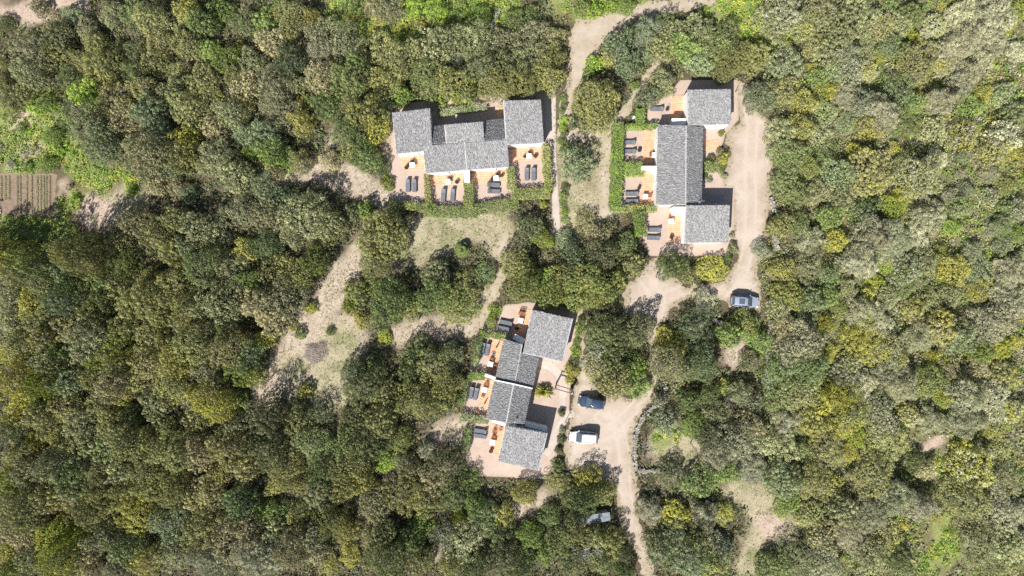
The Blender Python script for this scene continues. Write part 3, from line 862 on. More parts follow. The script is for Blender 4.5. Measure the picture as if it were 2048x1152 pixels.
TREE_TABLE = """
60 105 42 gt
58 145 34 g
8 45 20 d
143 28 22 b
110 32 12 t
78 14 20 tt
112 70 28 og
105 105 26 oy
5 130 22 o
25 192 32 o
5 165 20 o
135 155 25 d
172 55 25 gt
190 85 26 yo
225 28 28 g
265 20 28 gl
300 38 28 o
200 130 34 oy
235 97 24 o
272 100 25 od
320 82 26 ty
270 142 26 d
305 122 24 o
160 120 24 o
180 165 28 oy
230 168 24 yo
285 175 24 ty
335 50 30 g
375 20 28 y
370 85 30 o
400 45 25 dl
415 98 28 l
447 115 28 lm
480 93 13 Y
490 45 28 gl
440 20 30 l
355 148 28 o
400 165 36 o
345 182 26 g
437 189 10 Y
470 150 28 o
502 120 26 g
490 172 28 t
168 185 26 L
172 245 42 gd
230 200 36 ty
250 232 28 t
300 230 38 b
330 268 30 b
372 215 34 o
415 195 26 o
370 275 25 yY
425 255 28 t
460 225 38 g
495 205 20 ty
490 265 30 b
200 290 38 b
290 308 40 ot
365 312 34 yo
430 315 34 g
470 350 40 g
345 340 20 b
375 388 26 b
310 372 22 t
503 300 18 lL
352 372 20 t
14 508 30 yY 2.1
72 530 34 d 2.1
150 508 34 oy 2.0
176 522 34 t
238 478 34 oy 1.4
245 530 38 md
270 443 34 ot
310 475 30 o
345 500 28 oy
350 440 30 o
395 460 34 g
378 495 26 b
435 478 38 g
480 430 34 gt
490 500 28 y
402 530 38 gl
350 560 34 oy
300 562 30 yo
470 540 34 g
440 520 28 o
130 540 30 b
30 548 32 o 1.6
82 562 30 g
140 562 26 l
192 562 28 lo
500 560 26 l
20 598 34 g
60 607 28 yY
82 590 18 Y
75 640 30 o
15 645 30 g
122 600 36 bd
165 585 26 d
185 622 30 dy
212 598 28 d
285 605 40 yo
240 578 28 o
330 582 30 yt
372 620 38 yo
432 605 44 og
490 602 30 t
310 645 30 yo
205 655 24 gt
245 655 26 o
137 655 28 ty
175 682 34 g
85 680 30 ty
35 692 32 o
235 690 32 m
293 675 28 o
322 690 24 oy
342 710 24 y
115 702 28 l
10 710 20 Y
50 725 26 y
95 722 26 g
145 725 20 o
200 718 26 m
237 730 24 oy
288 727 34 ty
390 690 38 o
450 655 30 d
450 695 42 yt
500 700 26 bl
480 742 34 lm
408 740 30 g
355 735 26 y
86 765 32 m
130 767 32 b
25 765 34 yY
180 755 30 yo
225 772 32 t
270 760 30 o
340 768 36 oy
387 785 24 Yy
430 780 30 ty
240 787 24 yY
45 800 24 Yy
80 802 24 l
35 830 28 Yy
75 832 28 ty
178 823 12 Y
135 820 32 ty
202 812 26 o
310 810 40 og
265 830 26 d
430 812 34 yY
390 842 34 o
480 803 18 l
470 850 32 g
100 855 32 yo
160 852 34 g
225 852 34 oy
330 857 30 o
20 858 26 d
70 887 26 Yy
40 912 32 yo
115 880 28 y
160 887 34 o
200 897 32 lg
250 885 34 yg
300 885 30 oy
345 905 36 o
400 908 36 t
455 897 36 ty
500 880 26 g
490 932 34 ty
440 947 22 Yt
100 935 30 g
58 942 30 tg
20 960 30 m
140 957 34 lg
190 942 34 yg
240 945 30 g
292 940 34 o
62 972 22 dy
105 992 36 ty
150 997 34 ty
45 1022 36 o
15 1000 26 o
200 985 28 oy
245 987 34 yo
300 975 34 yo
350 985 36 yo
410 990 44 yt
480 1010 38 bl
212 1022 30 yo
272 1030 42 Yy
340 1050 42 b
175 1032 30 o
105 1075 34 YL
155 1070 22 YL
55 1080 34 t
15 1060 28 t
15 1107 18 Y
210 1075 30 g
250 1100 34 lg
175 1102 32 t
115 1128 34 lY
60 1120 34 g
20 1142 26 m
290 1122 30 y
345 1110 36 g
400 1060 36 oy
450 1080 40 t
492 1055 30 t
500 1112 40 wt
420 1122 40 wg
230 1142 30 tw
180 1142 28 t
580 32 36 yg
532 42 30 l
560 12 24 l
622 30 22 y
637 62 28 tg
540 82 34 t
682 75 42 g
705 32 16 Yo
660 45 10 Y
746 60 10 Y
580 122 38 bd
640 97 30 tw
655 110 14 L
715 97 26 wg
760 97 36 o
802 112 40 o
860 95 42 g
900 78 34 go
950 78 40 g
1000 82 36 gt
917 117 20 wb
850 140 34 lo
960 130 42 go
1008 132 38 do
900 160 36 oy
868 180 34 lo
930 182 34 ly
990 168 40 yo
700 152 42 ol
640 152 32 t
592 165 30 g
545 172 36 tg
770 165 36 yo
802 188 26 lL
606 204 14 Y
650 212 40 dl
560 222 42 tg
602 242 28 y
530 272 36 b
700 207 28 yt
735 225 34 dy
752 255 28 yY
690 262 30 dl
722 272 26 d
776 200 22 b
882 200 20 yL
915 203 14 lL
780 20 26 tg
832 15 24 L
872 18 24 L
920 28 26 Ll
962 28 24 lL
835 43 14 Yo
815 52 11 Y
799 62 8 Y
760 35 20 y
745 14 20 t
700 10 24 l
540 302 28 lL
577 312 26 dl
546 342 24 t
525 372 36 b
600 322 28 o
660 320 24 t
730 312 38 dl
765 332 22 d
700 302 24 o
560 402 36 b
612 430 44 g
540 432 36 to
662 452 38 oy
705 422 18 dg
733 420 18 dL
655 482 20 o
530 490 36 lb
585 470 30 g
560 522 28 oy
630 520 34 md
590 552 34 yo
532 550 30 o
765 472 48 yo
748 528 36 o
874 545 32 og .75
930 572 36 yo .75
969 548 22 bl .75
560 602 42 tg
520 612 34 t
585 652 11 Y
620 615 15 Yl
530 678 20 Y
545 642 34 t
504 722 30 bd
508 757 28 lY
714 585 30 om
698 613 18 m
780 598 50 dl
768 634 34 d
812 616 32 yd
722 640 20 yY
770 672 18 YL
912 606 48 ly .8
866 588 32 dl .85
660 663 8 dl
600 668 14 l
742 734 34 d
706 746 28 db
722 772 46 od
775 795 40 o
838 704 30 d .85
864 730 40 gy .9
904 708 30 ob .85
890 762 34 yo
820 742 34 d
832 802 46 oy
882 802 34 dy
762 842 40 o
712 842 36 od
596 815 28 d
640 825 30 db
592 842 34 o
530 832 36 dt
610 782 14 y
530 900 40 od
574 912 36 o
570 945 34 oy
625 890 38 gl
690 892 36 lo
740 892 38 do
800 880 34 yl
645 942 36 d
682 932 32 o
722 932 34 o
775 922 22 L
815 932 30 to
890 930 38 td
865 962 32 t
852 900 22 wg
550 972 26 Yt
600 970 30 yo
640 992 38 og
690 975 34 oy
722 962 24 y
755 963 8 Y
750 1012 34 ot
800 985 38 oy
850 1000 34 oy
840 1052 34 Ll
910 990 38 ld
940 960 30 l
952 1012 28 l
920 1037 18 m
970 1030 34 lb
1005 1032 24 y
560 1022 30 dl
530 1022 30 l
600 1032 34 oy
660 1042 34 yd
550 1062 34 g
622 1072 36 gt
692 1062 28 y
580 1102 40 t
530 1112 38 gw
632 1105 34 t
700 1112 26 Yy
660 1132 30 Yt
760 1080 38 o
820 1082 34 d
770 1122 42 ol
840 1122 36 o
890 1072 34 bw
930 1082 42 g
952 1132 36 d
900 1132 32 oy
1000 1070 34 d
1000 1122 36 dt
1060 30 30 dl
1028 42 30 lo
1070 72 38 tg
1108 72 26 ty
1050 112 36 g
1102 112 32 yo
1092 150 34 oy
1040 160 38 yo
1160 14 24 Lt
1190 20 20 L
1220 14 18 L
1252 12 18 Ll
1240 90 32 b
1268 62 26 dl
1292 62 32 wb
1330 42 26 d
1352 62 34 g
1395 62 38 og
1320 92 34 o
1288 108 28 b
1368 92 28 l
1420 92 38 ol
1458 62 28 do
1470 112 38 oy
1512 112 34 yo
1400 122 30 b
1452 142 28 yo
1260 130 32 b
1215 118 15 y
1188 126 20 L
1178 146 14 l
1195 205 54 yo
1325 165 34 go
1298 192 32 bg
1270 170 12 l
1565 180 36 ty
1520 195 34 bg
1155 325 40 b
1138 300 14 d
1062 456 30 dg .85
1085 474 22 m
1100 486 10 L
1046 484 30 tg .85
1035 530 34 yo
1088 409 10 lY
1172 442 26 ty
1132 482 26 b
1192 470 28 t
1222 452 18 dt
1250 492 34 ol
1202 512 34 td
1150 512 28 db
1265 530 26 o
1180 560 38 yl
1130 552 34 dy
1088 560 30 Ll
1230 560 34 ly
1048 572 38 yl
1345 530 34 ld
1375 548 24 o
1425 537 32 Y
1456 517 11 ld
1410 598 26 w
1524 500 24 wb
1100 592 34 yl
1150 592 36 yl
1200 590 38 yl
1200 660 34 od
1240 680 38 do
1278 660 30 og
1195 692 24 bw
1230 722 30 d
1190 732 28 yw
1230 762 32 yt
1268 732 28 dL
1272 768 26 l
1345 685 36 Yy
1390 655 42 db
1340 727 36 to
1402 730 38 lb
1460 670 28 l
1490 650 32 yl
1520 682 30 l
1500 722 26 dt
1450 772 22 Ly
1420 790 28 d
1380 802 26 dl
1320 802 18 dw
1331 846 32 bw
1390 852 28 Ld
1440 832 34 td
1480 782 30 g
1502 802 28 bt
1500 850 32 t
1050 988 28 y
1115 962 28 yo
1175 955 28 yY
1202 985 34 yo
1165 1006 36 d
1100 1032 24 dl
1146 1060 26 o 1.3
1060 1072 28 Ld
1120 1085 34 ol
1184 1072 30 o 1.3
1222 1085 32 yo
1200 1122 34 lo
1245 1110 24 od
1090 1112 28 Ld
1050 1112 30 d
1150 1122 32 do
1040 1137 28 d
1250 1145 26 dl
1300 1022 30 tw
1350 1030 34 Yy
1410 1032 32 tw
1445 1027 28 Yo
1345 1072 36 bo
1400 1080 34 o
1320 1102 38 ob
1380 1120 42 b
1434 1094 34 wb
1430 1132 34 ly
1340 950 32 gd
1400 962 34 dl
1442 905 36 tw
1482 882 38 gw
1420 872 26 gd
1500 932 38 wg
1450 942 30 l
1536 1136 30 dl
1562 25 38 gw
1602 52 32 gy
1642 20 32 yw
1722 32 38 g
1762 52 32 yt
1800 42 28 g
1682 60 32 go
1780 8 16 dl
1822 28 22 d
1825 70 16 Ym
1885 12 11 Y
1870 50 24 yw
1930 30 38 w
1990 28 38 w
2030 20 26 m
1930 80 34 wt
1982 82 32 w
2015 55 18 Ym
2038 102 26 w
1550 62 28 g
1570 128 38 bg
1632 92 28 ty
1660 105 26 g
1692 112 28 wg
1722 100 32 og
1753 115 14 Y
1740 145 18 Yw
1702 142 28 gw
1665 142 26 b
1625 132 14 Y
1780 92 25 lb
1832 130 32 ty
1855 110 20 t
1812 100 18 dl
1872 102 24 yw
1905 95 24 w
1960 117 30 w
1890 130 20 Yw
1930 150 28 wt
1655 180 22 mY
1612 202 28 y
1640 155 22 l
1690 190 30 wt
1722 202 32 wb
1762 222 34 tw
1800 182 30 bd
1832 205 26 l
1842 192 12 Y
1880 202 30 wt
1920 180 28 tw
1942 212 24 l
1970 188 18 Y
1955 220 12 Y
1985 238 9 Y
2010 190 30 wl
2030 230 26 lg
1692 247 20 b
1652 225 24 lg
1742 252 28 Yt
1790 242 28 dl
1822 252 24 gm
1870 262 30 g
1932 270 28 Yw
2010 272 30 w
1602 252 26 my
1562 262 24 g
1640 272 28 g
1580 310 34 gl
1650 302 30 ld
1710 300 18 Y
1790 296 12 Y
1737 345 38 ty
1762 320 26 t
1840 350 44 yw
1810 387 18 Y
1872 320 28 w
1990 302 30 Yw
2042 302 22 Y
1620 332 28 yl
1572 362 32 od
1592 387 34 lo
1640 382 28 ot
1680 347 28 b
1688 392 24 g
1790 412 25 YL
1732 422 32 bl
1662 432 28 l
1852 412 24 w
1862 434 28 w
1905 455 20 L
2010 370 20 ly
1562 452 30 yo
1602 450 26 d
1622 480 28 tw
1675 480 24 Y
1782 482 44 wg
1832 470 28 w
1740 472 28 wt
1722 522 38 w
1775 530 25 YL
1752 560 20 YL
1567 540 32 Yt
1620 532 34 gt
1660 552 25 bl
1810 542 28 lw
1850 520 28 g
1910 540 32 Yy
1880 512 22 ym
1962 542 28 b
2020 548 36 tw
1975 567 16 Y
2035 515 16 Yd
1580 592 32 ym
1660 592 25 l
1692 580 24 yw
1737 587 13 Y
1620 600 26 b
1560 617 26 g
1612 642 26 b
1650 650 22 Ym
1570 652 26 t
1682 615 22 dm
1722 622 28 wt
1782 592 28 g
1812 572 20 d
1832 622 28 Yt
1752 642 32 w
1862 602 28 yg
1902 590 28 g
1960 582 30 Yt
2012 612 42 w
1982 652 42 wt
1602 690 40 wt
1722 680 44 Yy
1780 702 38 Yw
1840 672 38 wt
1880 652 32 Yt
1922 672 34 b
2005 695 22 Ym
2032 682 20 Y
1962 702 24 lm
1865 712 20 Ym
1655 705 18 Y
1700 725 26 yw
1745 750 10 Y
1620 737 38 bl
1562 742 32 lb
1690 747 24 gw
1782 742 30 wg
1722 772 32 w
1802 772 32 wt
1860 762 30 yl
1902 742 28 yt
1952 742 28 t
2012 752 34 ty
1985 802 38 w
1890 797 20 YL
1932 792 28 tw
1682 792 32 Ym
1602 792 38 yg
1642 805 28 yY
1562 802 26 bl
1702 832 38 gY
1680 857 22 Y
1762 812 30 gw
1820 832 24 Yw
1860 842 28 wt
1572 842 30 tw
1622 845 30 y
1932 842 34 wg
2022 822 28 Yw
1992 852 30 Yg
1772 852 28 w
1560 892 38 g
1610 902 28 bl
1650 902 38 ty
1715 875 20 YL
1702 905 18 Y
1780 882 34 gy
1622 962 38 ty
1662 972 28 y
1570 962 32 b
1752 952 44 gy
1710 962 28 t
1792 992 32 wg
1830 925 26 d
1852 940 22 t
1575 1010 26 lL
1622 1032 34 o
1682 1022 42 dt
1740 1032 42 wg
1702 1072 40 wt
1770 1072 34 ty
1650 1072 34 t
1840 1012 30 tw
1810 1052 10 Y
1870 1032 18 Yt
1950 942 46 Yw
1930 900 30 dY
2000 902 30 yg
2002 962 42 yw
1940 1002 42 yg
2000 1022 42 w
1962 1042 30 wy
1960 1082 42 og
2022 1092 34 g
1982 1132 34 do
1600 1112 42 dg
1650 1122 38 gw
1560 1132 32 d
1740 1112 32 g
1800 1122 24 d
2032 1022 28 w
1930 309 13 wl
1922 347 13 wt
1978 346 19 wt
2056 363 13 lL
1899 390 16 gw
1932 380 19 wl
1981 391 19 gw
1921 415 19 gl
2013 415 16 gl
2041 422 19 gw
1977 464 16 wg
2004 454 22 wl
2035 466 19 lL
1945 504 22 wg
2007 489 22 lw
-8 522 32 o 2.3
-16 486 30 od 2.3
102 272 20 Ll
90 206 18 l
68 214 16 L
114 214 14 L
55 334 14 Ll
94 328 16 lL
18 212 15 LY
42 258 10 l
20 330 11 w
118 300 10 L
150 400 12 L
262 378 12 L
"""  # a few dark green entries carry shade as leaf colour

# ------------------------------------------------------------------ foliage
def leaf_quads(c, n, size, asp, rng):
    """one small quad per leaf spray: centres c, normals n"""
    k = len(c)
    n = n / (np.linalg.norm(n, axis=1, keepdims=True) + 1e-9)
    r = rng.normal(size=(k, 3))
    u = np.cross(n, r); u /= (np.linalg.norm(u, axis=1, keepdims=True) + 1e-9)
    w = np.cross(n, u)
    s = (size * rng.uniform(.65, 1.35, k))[:, None]
    a = u * s * .5; b = w * s * .5 * asp
    v = np.stack([c - a * .35 - b, c + a - b * .15, c + a * .35 + b, c - a + b * .15], 1).reshape(-1, 3)
    f = np.arange(4 * k).reshape(k, 4)
    return v, f


def sphere_dirs(k, rng):
    d = rng.normal(size=(k, 3))
    return d / np.linalg.norm(d, axis=1, keepdims=True)


def finish_leaves(name, v, f, tone, leaf):
    me = np_mesh(name, v, f)
    a = me.attributes.new("tone", 'FLOAT', 'FACE'); a.data.foreach_set("value", tone.astype(np.float32))
    a = me.attributes.new("leaf", 'FLOAT', 'FACE'); a.data.foreach_set("value", leaf.astype(np.float32))
    me.materials.append(M['foliage'])
    return me


def crown_mesh(name, R, Hc, seed, lobe=.33, leaf=.14, asp=.7, per=62, tall=1.15, gap=.94, spread=.26, core=.62):
    """crown of boughs: irregular outline, rounded leaf clumps with deep gaps between them, inner leaves with shade put into their colour"""
    rng = np.random.default_rng(seed)
    ph = rng.uniform(0, 6.28, 8); am = rng.uniform(.04, .13, 4)
    outline = lambda t: 1 + am[0] * np.sin(2 * t + ph[0]) + am[1] * np.sin(3 * t + ph[1]) + am[2] * np.sin(5 * t + ph[2]) + .6 * am[3] * np.sin(8 * t + ph[3])
    cand = sphere_dirs(5000, rng)
    cand = cand[cand[:, 2] > -.30]
    t = np.arctan2(cand[:, 1], cand[:, 0])
    # big limbs: some parts of the crown stand proud, others sink back
    big = .5 * np.sin(cand[:, 0] * 5.1 + ph[4]) * np.sin(cand[:, 1] * 4.6 + ph[5]) + .5 * np.sin(cand[:, 2] * 6 + 3 * t + ph[6])
    dep = .88 + .19 * big + rng.uniform(-.07, .07, len(cand))
    CP = cand * np.array([R, R, Hc]) * (outline(t) * dep)[:, None] + np.array([0, 0, .10 * Hc])
    CP[:, 2] += rng.normal(0, .06, len(cand)) * Hc
    CR = lobe * rng.uniform(.5, 1.55, len(cand))
    P = np.zeros((0, 3)); Q = np.zeros(0)
    for p, r in zip(CP, CR):
        if len(Q) == 0 or np.all(((P - p) ** 2).sum(1) > (gap * (Q + r)) ** 2):
            P = np.vstack([P, p]); Q = np.append(Q, r)
    V_, F_, T_, L_ = [], [], [], []
    off = 0
    for p, r in zip(P, Q):
        k = int(per * (r / lobe) ** 2)
        d = sphere_dirs(int(k * 1.8), rng)
        out = p / (np.linalg.norm(p) + 1e-9)
        d = d[d @ (out * .6 + np.array([0, 0, .8])) > -.3][:k]
        c = p + d * (r * rng.uniform(.80, 1.06, (len(d), 1))) * np.array([1, 1, tall])
        n = d + np.array([0, 0, .12]) + rng.normal(0, spread, d.shape)
        v, f = leaf_quads(c, n, np.full(len(d), leaf), asp, rng)
        V_.append(v); F_.append(f + off); off += len(v)
        T_.append(np.full(len(d), rng.random()) + rng.normal(0, .10, len(d)))
        L_.append(np.clip(rng.normal(.5, .22, len(d)), 0, 1))
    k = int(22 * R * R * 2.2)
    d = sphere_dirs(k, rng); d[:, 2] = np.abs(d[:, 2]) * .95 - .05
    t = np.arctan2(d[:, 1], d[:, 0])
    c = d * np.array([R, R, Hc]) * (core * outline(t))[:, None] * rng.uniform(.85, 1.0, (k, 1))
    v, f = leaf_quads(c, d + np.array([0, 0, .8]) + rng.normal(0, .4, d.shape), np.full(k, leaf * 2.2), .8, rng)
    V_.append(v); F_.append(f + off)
    T_.append(rng.random(k) * .5); L_.append(np.clip(rng.normal(.22, .12, k), 0, 1))  # darker leaf values paint the shade inside the crown
    return finish_leaves(name, np.concatenate(V_), np.concatenate(F_), np.concatenate(T_), np.concatenate(L_))


def trunk_mesh(name, R, h, seed):
    rng = random.Random(seed)
    m = MB()
    top = h * .45
    r = .05 + .035 * R
    m.tube((0, 0, -.05), (rng.uniform(-.1, .1), rng.uniform(-.1, .1), top), r * 1.35, r, 8)
    for i in range(5):
        t = 2 * math.pi * (i + rng.uniform(-.3, .3)) / 5
        q = rng.uniform(.35, .62)
        mid = (math.cos(t) * R * q * .5, math.sin(t) * R * q * .5, top + (h - top) * .35)
        m.tube((0, 0, top * rng.uniform(.7, .98)), mid, r * .7, r * .5, 6)
        end = (math.cos(t + .2) * R * q, math.sin(t + .2) * R * q, top + (h - top) * .72)
        m.tube(mid, end, r * .5, r * .18, 5)
    return m.mesh(name, True)


# crown families: class -> (radius m, crown height m, trunk clear height m)
CLS = {'S': (.95, .95, .2), 'M': (2.0, 2.0, .65), 'L': (3.0, 2.75, 1.15)}
VAR = {}
for c_, (R, Hc, clear) in CLS.items():
    for fam in ('bough', 'twig', 'fine'):
        n = {'S': 4, 'M': 5, 'L': 5}[c_]
        lst = []
        for i in range(n):
            kw = {'bough': dict(lobe=.25 + .035 * i, per=54, leaf=.13), 'fine': dict(lobe=.19, per=28, leaf=.115, gap=.90),
                  'twig': dict(lobe=.34, leaf=.34, asp=.15, per=50, gap=.74, tall=.8, spread=.5)}[fam]
            if c_ == 'S':
                kw['lobe'] *= .68; kw['leaf'] *= .85; kw['per'] = int(kw['per'] * .8)
            seed = 100 + 37 * i + {'S': 0, 'M': 1000, 'L': 2000}[c_] + {'bough': 0, 'twig': 300, 'fine': 600}[fam]
            cm = crown_mesh("crown", R, Hc, seed, **kw)
            tm = trunk_mesh("trunk", R, clear + Hc * .9, seed)
            tm.materials.append(M['bark'])
            lst.append((cm, tm))
        VAR[c_, fam] = lst

HUE = {'o': (.238, .246, .104), 'g': (.256, .272, .142), 'd': (.122, .152, .060), 'y': (.330, .320, .096), 'Y': (.46, .44, .070),
       'b': (.200, .248, .135), 't': (.310, .285, .160), 'w': (.355, .355, .24), 'l': (.195, .262, .080), 'L': (.245, .350, .060),
       'm': (.170, .200, .036)}
HUE_WORD = {'o': 'olive-green', 'g': 'grey-green', 'd': 'dark green', 'y': 'yellowish green', 'Y': 'bright yellow', 'b': 'bluish grey-green',
            't': 'tan', 'w': 'pale grey', 'l': 'mid green', 'L': 'fresh green', 'm': 'mossy green'}
KIND = {'o': 'olive_green_tree', 'y': 'olive_green_tree', 'd': 'dark_green_tree', 'm': 'dark_green_tree', 'g': 'grey_green_tree', 'b': 'grey_green_tree',
        'l': 'leafy_green_tree', 'L': 'leafy_green_tree', 't': 'dry_shrub', 'w': 'dry_shrub', 'Y': 'yellow_bush'}
MARKS = {'the vegetable plot': (52, 390), 'the brush pile': (632, 705), 'the spiral topiary': (925, 497), 'the silver car': (1490, 603),
         'the white car': (1167, 876), 'the metal shed': (1186, 1038), 'the top left corner': (0, 0), 'the top right corner': (2048, 0),
         'the bottom left corner': (0, 1152), 'the bottom right corner': (2048, 1152), 'the left edge midpoint': (0, 700),
         'the right edge midpoint': (2048, 576), 'the bottom edge midpoint': (900, 1152), 'the top edge midpoint': (1024, 0),
         'the long house': (935, 290), 'the driveside house': (1385, 330), 'the tilted house': (1040, 780),
         'the stone wall enclosure': (1330, 890)}
ORD = ['first', 'second', 'third', 'fourth', 'fifth', 'sixth', 'seventh', 'eighth', 'ninth', 'tenth', 'eleventh', 'twelfth', 'thirteenth',
       'fourteenth', 'fifteenth', 'sixteenth', 'seventeenth', 'eighteenth', 'nineteenth', 'twentieth'] + ['farther'] * 60
CLOCK = ['twelve', 'one', 'two', 'three', 'four', 'five', 'six', 'seven', 'eight', 'nine', 'ten', 'eleven']

TREES = []
for line in TREE_TABLE.strip().splitlines():
    q = line.split()
    TREES.append([float(q[0]), float(q[1]), float(q[2]), q[3], float(q[4]) if len(q) > 4 else 0.0])


def tree_size_word(r):
    return 'small' if r < 17 else 'middling' if r < 30 else 'broad'


def label_trees():
    bins = {}
    for i, (x, y, r, code, tall) in enumerate(TREES):
        mk = min(MARKS, key=lambda k: math.hypot(x - MARKS[k][0], y - MARKS[k][1]))
        dx, dy = x - MARKS[mk][0], y - MARKS[mk][1]
        clk = int(round(math.degrees(math.atan2(dx, -dy)) / 30)) % 12
        bins.setdefault((mk, clk), []).append((math.hypot(dx, dy), i))
    out = {}
    for (mk, clk), lst in bins.items():
        for k, (_, i) in enumerate(sorted(lst)):
            x, y, r, code, _t = TREES[i]
            noun = {'dry_shrub': 'twiggy shrub', 'yellow_bush': 'bush'}.get(KIND[code[0]], 'tree')
            out[i] = "%s %s %s, %s plant out from %s at %s o'clock" % (tree_size_word(r), HUE_WORD[code[0]], noun, ORD[k], mk, CLOCK[clk])
    return out


LAB = label_trees()


def tint_of(code, rng):
    if code == 'Y':
        code = 'Yy'
    a = HUE[code[0]]
    b = HUE[code[1]] if len(code) > 1 else tuple(min(1, c * q) for c, q in zip(a, (1.45, 1.40, 1.25)))
    return a, b


def put_plant(name, x, y, r, code, label, rng, low=1.0, category=None, group=None, fam=None, squash=1.0):
    Rm = r * PXM
    cls = 'S' if Rm < 1.25 else 'M' if Rm < 2.45 else 'L'
    R, Hc, clear = CLS[cls]
    if fam is None:
        q = rng.random()
        fam = ('twig' if q < .7 else 'fine') if code[0] == 'w' else ('fine' if q < .5 else 'bough')
        if code[0] == 't' and len(code) > 1 and code[1] == 'w':
            fam = 'twig'
    cm, tm = rng.choice(VAR[cls, fam])
    s = Rm / R * rng.uniform(.98, 1.10)
    sz = s * rng.uniform(.80, 1.5) * low
    zc = (clear + Hc * .5) * sz
    gx, gy = G(x, y, zc)
    root = empty(name, (gx, gy, 0), rng.uniform(0, 6.28), label=label, category=category or ('bush' if 'bush' in name else 'shrub' if 'shrub' in name else 'tree'))
    if group:
        root['group'] = group
    root.scale = (s * rng.uniform(.93, 1.07), s * rng.uniform(.93, 1.07), sz)
    a, b = tint_of(code, rng)
    if x > 1530 and code[0] != 'Y':      # spring growth on the eastern slope
        q = rng.uniform(.08, .45)
        a = tuple(u * (1 - q) + v * q for u, v in zip(a, (.34, .36, .14)))
    j = rng.uniform(.86, 1.14) * (.92 if x < 680 else .93 if x < 1300 else 1.0 if x < 1530 else 1.03)
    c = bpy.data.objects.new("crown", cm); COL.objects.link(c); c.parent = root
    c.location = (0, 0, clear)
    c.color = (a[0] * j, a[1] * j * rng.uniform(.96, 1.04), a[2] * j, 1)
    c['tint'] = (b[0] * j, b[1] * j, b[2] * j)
    t = bpy.data.objects.new("trunk", tm); COL.objects.link(t); t.parent = root
    return root


rng = random.Random(11)
for i, (x, y, r, code, tall) in enumerate(TREES):
    low = 1.0
    if x > 1530 or code[0] in 'YwL' or (680 < x < 1300 and y < 50):
        low = .78 if x > 1530 else .72
    if code[0] in 'dm' and x < 1000:
        low = 1.1
    if x < 560 and y > 430:
        low *= 1.2
    if tall:
        low = tall
    grp = {'olive_green_tree': 'olive-toned trees of the wood', 'dark_green_tree': 'dark trees of the wood', 'grey_green_tree': 'grey-leaved trees of the wood',
           'leafy_green_tree': 'green trees and shrubs of the wood', 'dry_shrub': 'dry pale shrubs of the scrubland', 'yellow_bush': 'yellow flowering bushes'}[KIND[code[0]]]
    put_plant(KIND[code[0]], x, y, r * min(1.22, max(.82, rng.gauss(1, .11))) * (.93 if x < 540 or x > 1540 else .85), code, LAB[i], rng, low, group=grp)


